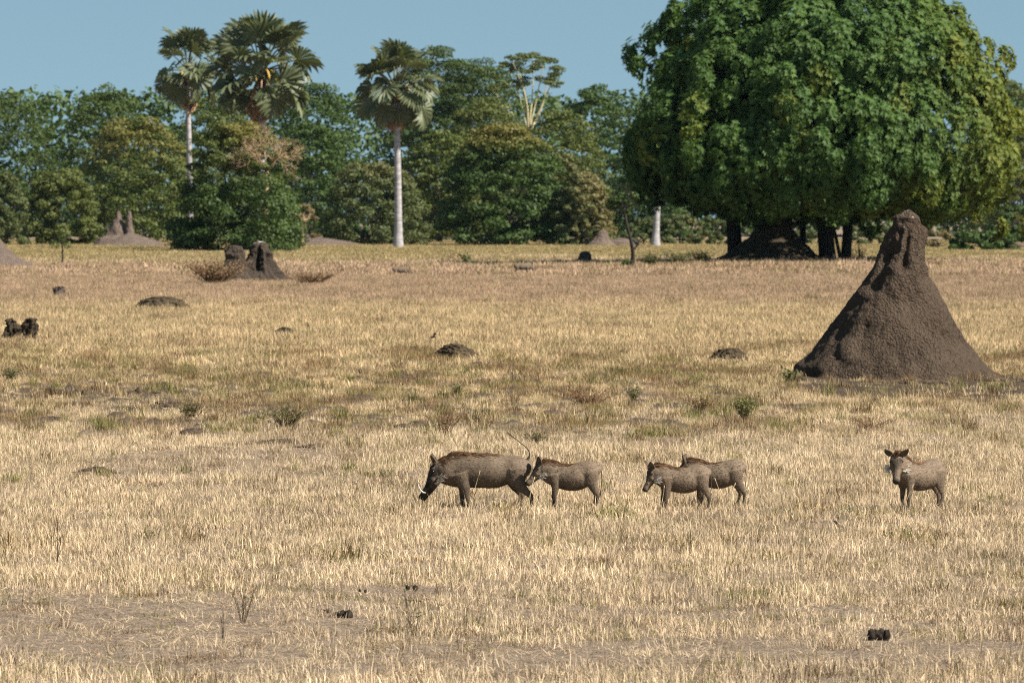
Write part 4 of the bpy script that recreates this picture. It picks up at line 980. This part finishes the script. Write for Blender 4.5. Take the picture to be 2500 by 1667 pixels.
# ------------------------------------------------------------------ long single stalks
M_STALK = noise_mat('pale_stalk', (0.48, 0.36, 0.2), (0.66, 0.52, 0.33), 15)
def stalk(label, px, d, pts, r=.0045, seed=0):
    """pts: (dx, height) in photo pixels above the foot"""
    s = FPX / d; rng = np.random.default_rng(seed); P = [(0, 0, -.03)] + [(a / s, rng.uniform(-.03, .03), b / s) for a, b in pts]
    mb = MB(); mb.add(*tube(P, np.linspace(r, r * .7, len(P)), 4, 10))
    e = np.array(P[-1]); b = np.array(P[-2]); mb.add(*tube([b + (e - b) * .6, b + (e - b) * .85, e], [r * .8, r * 1.5, r * .4], 4))
    tag(mb.build('grass_stalk', M_STALK, None, at(px, d)), label, 'grass stalk', 'long pale grass stalks')
stalk('long pale stalk rising across the flank of the biggest warthog', 1146, 61.5, [(6, 50), (14, 90), (26, 132)], seed=1)
stalk('second pale stalk bending right before the belly of the biggest warthog', 1149, 61.6, [(8, 40), (22, 70), (36, 88)], seed=2)
stalk('third pale stalk bending low before the belly of the biggest warthog', 1154, 61.4, [(10, 22), (34, 44), (60, 66)], seed=3)
stalk('pale stalk crossing the face of the second warthog', 1288, 61.5, [(4, 50), (10, 90), (18, 115)], seed=4)
stalk('pale stalk in front of the rump of the farther overlapping warthog', 1771, 62, [(-6, 40), (-16, 75), (-26, 102)], seed=5)
stalk('pale stalk slanting right over the hip of the farther overlapping warthog', 1768, 61.8, [(6, 30), (16, 60), (28, 92)], seed=6)
stalk('pale stalk before the chest of the warthog standing alone', 2205, 59, [(4, 40), (10, 80), (26, 118)], seed=7)
stalk('tall pale stalk pair in the field behind the biggest warthog', 1150, 88, [(2, 50), (4, 90), (6, 118)], seed=8)
stalk('tall pale stalk left of the biggest warthog, leaning right', 800, 68, [(10, 40), (22, 75), (46, 110)], seed=9)
stalk('pale stalk at lower left standing on the bare soil', 92, 45, [(2, 30), (5, 60), (8, 78)], seed=10)
stalk('pale stalk in front of the muzzle of the biggest warthog', 1056, 61.8, [(-1, 25), (-2, 45), (-3, 68)], seed=11)
stalk('pale stalk over the shoulder of the nearer overlapping warthog', 1612, 60.8, [(3, 45), (8, 75), (10, 96)], seed=12)

# ------------------------------------------------------------------ warthogs
def hide_mat(name, A, B, dark):
    m, nt, out = mat_new(name)
    tcn = N(nt, 'ShaderNodeTexCoord'); mpn = N(nt, 'ShaderNodeMapping'); mpn.inputs['Scale'].default_value = (14, 34, 34)
    nt.links.new(tcn.outputs['Object'], mpn.inputs['Vector'])
    n1 = N(nt, 'ShaderNodeTexNoise'); n1.inputs['Scale'].default_value = 2.2; n1.inputs['Detail'].default_value = 6; nt.links.new(mpn.outputs[0], n1.inputs['Vector'])
    n2 = N(nt, 'ShaderNodeTexNoise'); n2.inputs['Scale'].default_value = 7; n2.inputs['Detail'].default_value = 4; nt.links.new(tcn.outputs['Object'], n2.inputs['Vector'])
    mr = N(nt, 'ShaderNodeMapRange'); mr.inputs['From Min'].default_value = .35; mr.inputs['From Max'].default_value = .65; nt.links.new(n1.outputs['Fac'], mr.inputs['Value'])
    c = mixc(nt, mr.outputs[0], A, B)
    mr2 = N(nt, 'ShaderNodeMapRange'); mr2.inputs['From Min'].default_value = .4; mr2.inputs['From Max'].default_value = .7; mr2.inputs['To Max'].default_value = .3; nt.links.new(n2.outputs['Fac'], mr2.inputs['Value'])
    c = mixc(nt, mr2.outputs[0], c, tuple(x * .62 for x in A))
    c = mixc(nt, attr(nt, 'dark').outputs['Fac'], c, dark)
    p = N(nt, 'ShaderNodeBsdfPrincipled', Roughness=.7); p.inputs['Specular IOR Level'].default_value = .25
    nt.links.new(c, p.inputs['Base Color'])
    b = N(nt, 'ShaderNodeBump', Strength=.6, Distance=.008); nt.links.new(n1.outputs['Fac'], b.inputs['Height']); nt.links.new(b.outputs[0], p.inputs['Normal'])
    nt.links.new(p.outputs[0], out.inputs['Surface'])
    return m
M_HIDE = hide_mat('warthog_hide', (0.120, 0.086, 0.057), (0.20, 0.148, 0.102), (0.022, 0.016, 0.012))
M_HIDE_Y = hide_mat('young_warthog_hide', (0.135, 0.096, 0.063), (0.225, 0.165, 0.113), (0.026, 0.019, 0.014))
M_COAT = strand_mat('bristles', (0.115, 0.081, 0.054), (0.24, 0.177, 0.12))
M_MANE = strand_mat('mane_hair', (0.075, 0.038, 0.02), (0.34, 0.20, 0.11))
M_WHISK = strand_mat('white_whiskers', (0.42, 0.35, 0.27), (0.76, 0.69, 0.59))
M_TUSK = noise_mat('ivory', (0.62, 0.54, 0.40), (0.78, 0.72, 0.58), 20, rough=.4)
M_EYE = noise_mat('dark_eye', (0.008, 0.006, 0.005), (0.015, 0.011, 0.009), 5, rough=.15, spec=.5)
M_HOOF = noise_mat('hoof', (0.02, 0.016, 0.013), (0.045, 0.036, 0.03), 20, rough=.6)

ADULT = dict(
    torso=[(-.625, .43, .05, .045), (-.597, .445, .10, .09), (-.535, .459, .125, .13), (-.442, .468, .146, .155), (-.34, .456, .168, .15), (-.206, .438, .194, .178), (-.051, .442, .195, .17),
           (.103, .4475, .1975, .145), (.247, .45, .193, .118), (.34, .447, .165, .118), (.41, .455, .125, .1), (.45, .46, .09, .08)],
    head=(.40, .485), L=.43, pitch=57, deep=1.0,
    fore=[(.18, .095, .42, .075, .125), (.155, .098, .30, .048, .074), (.15, .1, .22, .034, .046), (.16, .1, .15, .026, .031), (.155, .1, .09, .02, .023), (.15, .1, .05, .025, .028), (.165, .1, .0, .033, .042)],
    hind=[(-.45, .085, .47, .09, .15), (-.44, .095, .36, .07, .115), (-.455, .1, .28, .047, .074), (-.50, .1, .21, .028, .043), (-.535, .1, .16, .022, .034), (-.525, .1, .10, .018, .023), (-.515, .1, .05, .023, .026), (-.50, .1, 0, .032, .04)],
    tail=[(-.58, .56), (-.61, .62), (-.585, .69), (-.50, .765), (-.39, .85)], ear=.125, mane=(.44, -.25), manel=.13, coat=3800)
YOUNG = dict(
    torso=[(-.392, .41, .04, .04), (-.365, .425, .082, .075), (-.30, .432, .118, .105), (-.226, .41, .138, .105), (-.154, .375, .150, .126), (-.051, .365, .147, .122), (.082, .392, .134, .096),
           (.154, .425, .128, .095), (.215, .45, .112, .082), (.255, .465, .092, .072), (.285, .47, .07, .06)],
    head=(.245, .475), L=.265, pitch=46, deep=1.16,
    fore=[(.115, .066, .40, .052, .088), (.105, .066, .30, .037, .056), (.1, .07, .23, .026, .036), (.112, .07, .15, .02, .023), (.108, .07, .09, .014, .017), (.105, .07, .045, .018, .02), (.115, .07, .0, .024, .03)],
    hind=[(-.275, .06, .43, .062, .105), (-.29, .06, .34, .052, .088), (-.312, .066, .28, .034, .058), (-.345, .07, .205, .019, .034), (-.36, .07, .165, .016, .026), (-.35, .07, .10, .013, .016), (-.335, .07, .045, .02, .023), (-.325, .07, 0, .023, .029)],
    tail=[(-.37, .49), (-.40, .47), (-.415, .38), (-.41, .28), (-.40, .2)], ear=.105, mane=(.27, -.12), manel=.10, coat=2800)

def shift_leg(leg, side, foot_dx, lift=0.0):
    """swing a leg by moving its foot by foot_dx; upper joints follow less"""
    leg = np.array(leg, float); leg[:, 1] *= side
    t = 1 - leg[:, 2] / leg[0, 2]
    leg[:, 0] += foot_dx * t ** 1.2; leg[:, 2] += lift * t ** 2
    return leg

def warthog(label, px, d, yaw, kind, feet=((0, 0), (0, 0)), head_yaw=0, head_pitch=None, neck=(0, 0), scale=1.0, seed=0, tusk=True, whisk=0.0, far=False, dz=-0.015, tail=True, ear_rot=0.0, face_dark=1.0, head_scale=1.0, group='warthogs feeding on the plain'):
    rng = np.random.default_rng(seed + 50); K = ADULT if kind == 'adult' else YOUNG
    root = thing('warthog', label, 'warthog', at(px, d, dz), group, math.radians(yaw)); root.scale = (scale,) * 3
    MBb = MB(); t = np.array(K['torso'], float)
    st = catmull(t, 40)
    nb = sst(t[-5, 0], t[-1, 0], st[:, 0])
    C = np.column_stack([st[:, 0], nb * neck[0], st[:, 1] + nb * neck[1]])
    MBb.add(*rings(C, np.maximum(st[:, 3], .01), np.maximum(st[:, 2], .01), (0, 0, 1), 26))
    # head frame
    L = K['L'] * head_scale; hp = math.radians(head_pitch if head_pitch is not None else K['pitch']); hy = math.radians(head_yaw)
    Mh = Matrix.Rotation(hy, 3, 'Z') @ Matrix.Rotation(hp, 3, 'Y'); Mh = np.array(Mh)
    h0 = np.array([K['head'][0], neck[0], K['head'][1] + neck[1]])
    W2 = lambda u, w, v: h0 + (Mh @ (np.array([u, w, v], float) * L))
    dp = K['deep']
    hs = np.array([(-.16, .0, .15, .14), (-.05, .0, .20, .18), (.08, .0, .225, .205), (.22, -.01, .22, .21), (.36, -.035, .20, .185), (.5, -.055, .165, .145), (.64, -.06, .138, .125),
                   (.77, -.058, .122, .145 if kind == 'adult' else .12), (.87, -.055, .115, .135 if kind == 'adult' else .118), (.96, -.05, .105, .118), (1.0, -.05, .085, .095)])
    hs[:, 2] *= dp; hs[:, 3] *= (1 + (dp - 1) * .8)
    hst = catmull(hs, 34)
    HC = np.array([W2(a[0], 0, a[1]) for a in hst])
    MBb.add(*rings(HC, hst[:, 3] * L, hst[:, 2] * L, Mh @ np.array([0, 0, 1.0]), 22))
    def ball(c, r):
        P = [(c[0] + (i - 3.5) / 3.5 * r, c[1], c[2]) for i in range(8)]; rr = [max(.002, r * math.sqrt(max(0, 1 - ((i - 3.5) / 3.5) ** 2))) for i in range(8)]
        MBb.add(*rings(P, rr, rr, (0, 0, 1), 12))
    for sd in (-1, 1):
        ball(W2(.16, sd * .15, .17), .075 * L)                         # brow
        ball(W2(.40, sd * .20, .0), (.075 if kind == 'adult' else .05) * L)    # wart under the eye
        ball(W2(.30, sd * .15, -.14), .11 * L)                         # cheek
        ball(W2(.66, sd * .13, .03), (.05 if kind == 'adult' else .03) * L)
    ft = list(feet)
    legs = [shift_leg(K['fore'], 1, ft[0][0]), shift_leg(K['fore'], -1, ft[0][1]), shift_leg(K['hind'], 1, ft[1][0]), shift_leg(K['hind'], -1, ft[1][1])]
    for lg in legs:
        a = catmull(lg, 26); MBb.add(*rings(a[:, :3], np.maximum(a[:, 3], .008), np.maximum(a[:, 4], .008), (1, 0, 0), 14))
    tmp = MBb.mesh('tmp', None); to = bpy.data.objects.new('tmp', tmp); COL.objects.link(to)
    rm = to.modifiers.new('r', 'REMESH'); rm.mode = 'VOXEL'; rm.voxel_size = .0085 if not far else .016
    sm = to.modifiers.new('s', 'SMOOTH'); sm.iterations = 6; sm.factor = .5
    dg = bpy.context.evaluated_depsgraph_get(); ev = to.evaluated_get(dg); em = ev.to_mesh()
    nv = len(em.vertices); V = np.empty(nv * 3, np.float32); em.vertices.foreach_get('co', V); V = V.reshape(-1, 3).astype(float)
    Nv = np.empty(nv * 3, np.float32); em.vertices.foreach_get('normal', Nv); Nv = Nv.reshape(-1, 3).astype(float)
    Q = np.array([p.vertices[:] for p in em.polygons if len(p.vertices) == 4]); Tq = np.array([p.vertices[:] for p in em.polygons if len(p.vertices) == 3]).reshape(-1, 3)
    ev.to_mesh_clear(); bpy.data.objects.remove(to); bpy.data.meshes.remove(tmp)
    # hide colour: dark lower legs and face; shade painted on belly and hollows
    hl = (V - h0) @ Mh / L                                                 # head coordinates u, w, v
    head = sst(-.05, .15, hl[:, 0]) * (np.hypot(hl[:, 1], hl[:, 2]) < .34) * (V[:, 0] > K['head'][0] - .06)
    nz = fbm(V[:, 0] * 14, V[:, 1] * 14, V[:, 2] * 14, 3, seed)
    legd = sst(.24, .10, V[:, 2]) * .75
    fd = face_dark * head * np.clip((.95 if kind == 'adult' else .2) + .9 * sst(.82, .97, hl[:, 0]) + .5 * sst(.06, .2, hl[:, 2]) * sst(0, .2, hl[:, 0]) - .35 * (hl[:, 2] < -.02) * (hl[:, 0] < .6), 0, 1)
    belly_shade = .35 * sst(-.3, -.9, Nv[:, 2])  # underside shade painted into the hide by downward normal
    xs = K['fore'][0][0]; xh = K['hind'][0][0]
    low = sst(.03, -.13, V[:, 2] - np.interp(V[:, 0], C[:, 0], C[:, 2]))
    hollow_shade = .38 * np.exp(-((V[:, 0] - (xs - .13 * (1 if kind == 'adult' else .75))) / .05) ** 2) * low + .3 * np.exp(-((V[:, 0] - (xh + .16 * (1 if kind == 'adult' else .7))) / .04) ** 2) * low + .22 * low * (V[:, 0] < K['head'][0] - .05)  # painted shade behind the elbow, at the flank and along the lower sides
    dark = np.clip(np.maximum.reduce([legd, fd, belly_shade, hollow_shade]) + (nz - .5) * .35, 0, 1)
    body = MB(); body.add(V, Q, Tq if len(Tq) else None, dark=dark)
    # ears: cupped leaves with thickness, part of the body surface
    el = K['ear']
    for sd in (-1, 1):
        base = W2(-.02, sd * .155, .17 * dp)
        ax = Mh @ unit(np.array([-.55 + ear_rot * .2, sd * (.62 + ear_rot), 1.0])); fr = Mh @ unit(np.array([.85, sd * .35, .25])); fr = unit(fr - ax * np.dot(fr, ax)); si = np.cross(ax, fr)
        nu, nw = 9, 7; G = []
        for thick in (0, 1):
            for i in range(nu):
                u = i / (nu - 1); wd = el * .40 * (math.sin(math.pi * min(1, .18 + u * .82)) ** .75) * (1 if u < 1 else .05)
                for j in range(nw):
                    q = j / (nw - 1) * 2 - 1
                    G.append(base + ax * el * u + si * wd * q + fr * (el * .26 * (q * q - .55) * (1 - .5 * u)) - fr * (.006 * thick))
        Qe = []
        for th in (0, 1):
            o_ = th * nu * nw
            for i in range(nu - 1):
                for j in range(nw - 1): Qe.append((o_ + i * nw + j, o_ + i * nw + j + 1, o_ + (i + 1) * nw + j + 1, o_ + (i + 1) * nw + j))
        for i in range(nu - 1):
            for j in (0, nw - 1): Qe.append((i * nw + j, (i + 1) * nw + j, nu * nw + (i + 1) * nw + j, nu * nw + i * nw + j))
        body.add(np.array(G), Qe, dark=np.tile(np.repeat(np.linspace(.35, .75, nu), nw), 2) * np.repeat([.6, 1.0], nu * nw))
    if tail:
        tl = np.array(K['tail']); TP = np.column_stack([tl[:, 0], np.zeros(len(tl)), tl[:, 1]])
        k = 1.0 if kind == 'adult' else .75
        body.add(*tube(TP, np.array([.02, .010, .0065, .0055, .005]) * k, 7, 18), dark=.7)
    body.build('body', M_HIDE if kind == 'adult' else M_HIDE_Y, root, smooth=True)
    if far: return root
    # eyes, tusks, hooves
    for sd in (-1, 1):
        e = MB(); c = W2(.21, sd * .195 * dp ** .8, .11); r = .033 * L
        P = [(c[0] + (i - 2.5) / 2.5 * r, c[1], c[2]) for i in range(6)]; rr = [max(.001, r * math.sqrt(max(0, 1 - ((i - 2.5) / 2.5) ** 2))) for i in range(6)]
        e.add(*rings(P, rr, rr, (0, 0, 1), 8)); e.build('eye', M_EYE, root, smooth=True)
        if tusk and kind == 'adult':
            tk = MB(); tk.add(*tube([W2(.76, sd * .10, -.05), W2(.80, sd * .17, -.02), W2(.80, sd * .21, .08), W2(.75, sd * .21, .18), W2(.69, sd * .18, .25)], [.009, .0095, .008, .006, .002], 8, 16)); tk.build('tusk', M_TUSK, root, smooth=True)
    for lg in legs:
        for q in (-1, 1):
            f = lg[-1]; hb = MB(); w = f[3] * .5
            hb.add(*rings([(f[0] + .2 * w, f[1] + q * w * .8, .05), (f[0] + .5 * w, f[1] + q * w * .85, .025), (f[0] + .9 * w, f[1] + q * w * .85, -.004)], [w * .75, w * .9, w * 1.0], [f[4] * .75, f[4] * .9, f[4] * 1.05], (1, 0, 0), 8)); hb.build('hoof', M_HOOF, root, smooth=True)
    # bristles over the whole body
    def strands(P, D, Ln, w, droop, tone, mb):
        n = len(P); S = unit(np.cross(D, rdir(n, rng))) * w / 2
        m = P + D * (Ln * .55)[:, None]; tt = P + D * Ln[:, None] + np.array([0, 0, -1.0]) * (Ln * droop)[:, None]
        VV = np.stack([P - S, P + S, m + S * .8, m - S * .8, tt], 1).reshape(-1, 3); b = np.arange(n)[:, None] * 5
        mb.add(VV, b + np.array([[0, 1, 2, 3]]), b + np.array([[3, 2, 4]]), tone=np.repeat(tone, 5), dry=0.0)
    idx = rng.choice(nv, K['coat'], replace=True)
    idx = idx[(head[idx] < .3) | (rng.uniform(0, 1, len(idx)) < .35)]
    Pb = V[idx]; Nb = Nv[idx]
    flow = np.column_stack([-np.ones(len(idx)), np.zeros(len(idx)), -.55 - .5 * sst(.1, -.5, Nb[:, 2])]); flow = flow - Nb * np.einsum('ij,ij->i', flow, Nb)[:, None]
    Db = unit(unit(flow) + Nb * .28 + rng.normal(0, .12, (len(idx), 3)))
    mb = MB(); strands(Pb, Db, rng.uniform(.012, .028, len(idx)), .0022, .1, np.clip(rng.uniform(.1, 1, len(idx)) - dark[idx] * .8, 0, 1), mb); mb.build('bristles', M_COAT, root)
    # mane along the spine
    n = 1900 if kind == 'adult' else 1500
    ok = np.where((Nv[:, 2] > .42) & (V[:, 0] > K['mane'][1]) & (V[:, 0] < K['mane'][0]) & (np.abs(V[:, 1] - np.interp(V[:, 0], C[:, 0], C[:, 1])) < (.115 if kind == 'adult' else .075)) & (V[:, 2] > K['head'][1] - .12))[0]
    wgt = np.exp(-(np.abs(V[ok, 1] - np.interp(V[ok, 0], C[:, 0], C[:, 1])) / (.05 if kind == 'adult' else .034)) ** 2) * (.35 + sst(K['mane'][1], K['mane'][1] + .25, V[ok, 0]))
    ri = ok[rng.choice(len(ok), n, p=wgt / wgt.sum())]
    Pm = V[ri]; Nm = Nv[ri]; fade = sst(K['mane'][1], K['mane'][1] + .15, Pm[:, 0])
    fl_ = np.column_stack([-np.ones(n), np.sign(Nm[:, 1]) * rng.uniform(.0, .45, n), np.zeros(n)]); fl_ -= Nm * np.einsum('ij,ij->i', fl_, Nm)[:, None]
    Dm = unit(unit(fl_) + Nm * rng.uniform(.03, .15, n)[:, None] + rng.normal(0, .06, (n, 3)))
    mb = MB(); strands(Pm, Dm, K['manel'] * rng.uniform(.5, 1.1, n) * (.55 + .45 * fade), .0045, .12, rng.uniform(0, 1, n), mb)
    # forelock between the ears
    n2 = 120; Pf = np.array([W2(rng.uniform(-.1, .14), rng.uniform(-.08, .08), .2 * dp) for _ in range(n2)]); Df = unit((Mh @ np.array([-.6, 0, .8]))[None, :] + rng.normal(0, .25, (n2, 3)))
    strands(Pf, Df, .05 * rng.uniform(.6, 1.2, n2), .005, .1, rng.uniform(0, .7, n2), mb)
    mb.build('mane', M_MANE, root)
    if whisk > 0:
        mb = MB()
        for sd in (-1, 1):
            n3 = int(260 * whisk * (1.0 if sd > 0 else .12)); P3 = np.array([W2(rng.uniform(.16, .48), sd * rng.uniform(.19, .255) * dp, rng.uniform(-.21, -.09) * dp) for _ in range(n3)])
            D3 = unit((Mh @ unit(np.array([-.45, sd * .85, -.35])))[None, :] + rng.normal(0, .22, (n3, 3)))
            strands(P3, D3, (.30 * L) * rng.uniform(.5, 1.05, n3), .007, .12, rng.uniform(0, 1, n3), mb)
        mb.build('whiskers', M_WHISK, root)
    if tail:
        mb = MB(); e = TP[-1]; b = TP[-2]; n4 = 60; r4 = rng.uniform(0, 1, n4)[:, None]
        strands(b + (e - b) * (.55 + .45 * r4), unit(unit(e - b)[None, :] + rng.normal(0, .12, (n4, 3))), rng.uniform(.04, .08, n4), .004, .1, rng.uniform(0, .4, n4), mb)
        mb.build('tail_tuft', M_MANE, root)
    return root

warthog('biggest warthog, head down with curved white tusks and raised tail', 1162, 64.6, 180, 'adult', ((-.09, -.0), (-.14, .03)), 0, 56, seed=1, whisk=.35)
warthog('young warthog right behind the biggest one, nose at its hind legs', 1378, 64.4, 178, 'young', ((-.01, .02), (-.02, .02)), 14, 44, seed=2, whisk=.3, scale=1.02)
warthog('young warthog in front of another one, head lowered, white cheek tuft', 1650, 64.0, 186, 'young', ((.02, .06), (-.03, .07)), 16, 58, seed=3, whisk=1.0, scale=.98)
warthog('young warthog half hidden behind the white-cheeked one, tail hanging', 1733, 65.0, 178, 'young', ((.0, .03), (-.06, .02)), -10, 40, seed=4, whisk=.2, scale=1.0)
warthog('young warthog standing alone at right, facing the camera with ears spread', 2232, 63.0, 216, 'young', ((.03, -.02), (.05, -.06)), 50, 56, neck=(.01, .09), seed=5, whisk=1.2, scale=1.06, ear_rot=.6, head_scale=1.12)
G_FARW = 'warthogs far off in the grass'
warthog('dark far-off warthog in the tall grass, left of the round grey mound', 1280, 330, 10, 'adult', seed=6, far=True, dz=.12, face_dark=.3, group=G_FARW)
warthog('faint brown far-off warthog almost hidden in the grass below the slender palm', 982, 322, 5, 'adult', seed=7, far=True, dz=-.02, face_dark=.3, scale=.9, group=G_FARW)

# ------------------------------------------------------------------ birds in flight
M_BIRD = noise_mat('dark_plumage', (0.012, 0.010, 0.009), (0.03, 0.025, 0.02), 20)
def bird(label, px, py, d, yaw, span, roll=0.3):
    s = FPX / d; z = CAMH - (py - HOR) / s
    root = thing('bird', label, 'bird', (px2(px, d), d, z), 'dark birds flying low over the grass', math.radians(yaw)); root.rotation_euler[0] = roll
    k = span
    mb = MB(); mb.add(*rings([(-.34 * k, 0, 0), (-.2 * k, 0, 0), (-.08 * k, 0, 0), (.06 * k, 0, .01 * k), (.16 * k, 0, .02 * k), (.22 * k, 0, .03 * k), (.29 * k, 0, .02 * k)],
              [.05 * k, .04 * k, .075 * k, .085 * k, .06 * k, .045 * k, .008 * k], [.01 * k, .03 * k, .065 * k, .075 * k, .055 * k, .042 * k, .008 * k], (0, 0, 1), 10)); mb.build('body', M_BIRD, root, smooth=True)
    for sd in (-1, 1):
        wv = [(.10, .05, .02), (.12, .3, .12), (.02, .55, .2), (-.10, .38, .13), (-.10, .06, .02)]
        V = [(a * k, sd * b * k, c * k) for a, b, c in wv]; V += [(a, b, c - .012 * k) for a, b, c in V]
        T = [(0, 1, 4), (1, 3, 4), (1, 2, 3), (5, 9, 6), (6, 9, 8), (6, 8, 7)]; Qs = [(i, (i + 1) % 5, 5 + (i + 1) % 5, 5 + i) for i in range(5)]
        m2 = MB(); m2.add(V, Qs, T); m2.build('wing', M_BIRD, root)
bird('dark bird flying low over the mid field, wings spread', 1058, 823, 140, 210, .28, .5)
bird('tiny dark bird banking over the grass right of the small dark mound', 752, 795, 150, 60, .18, 1.0)
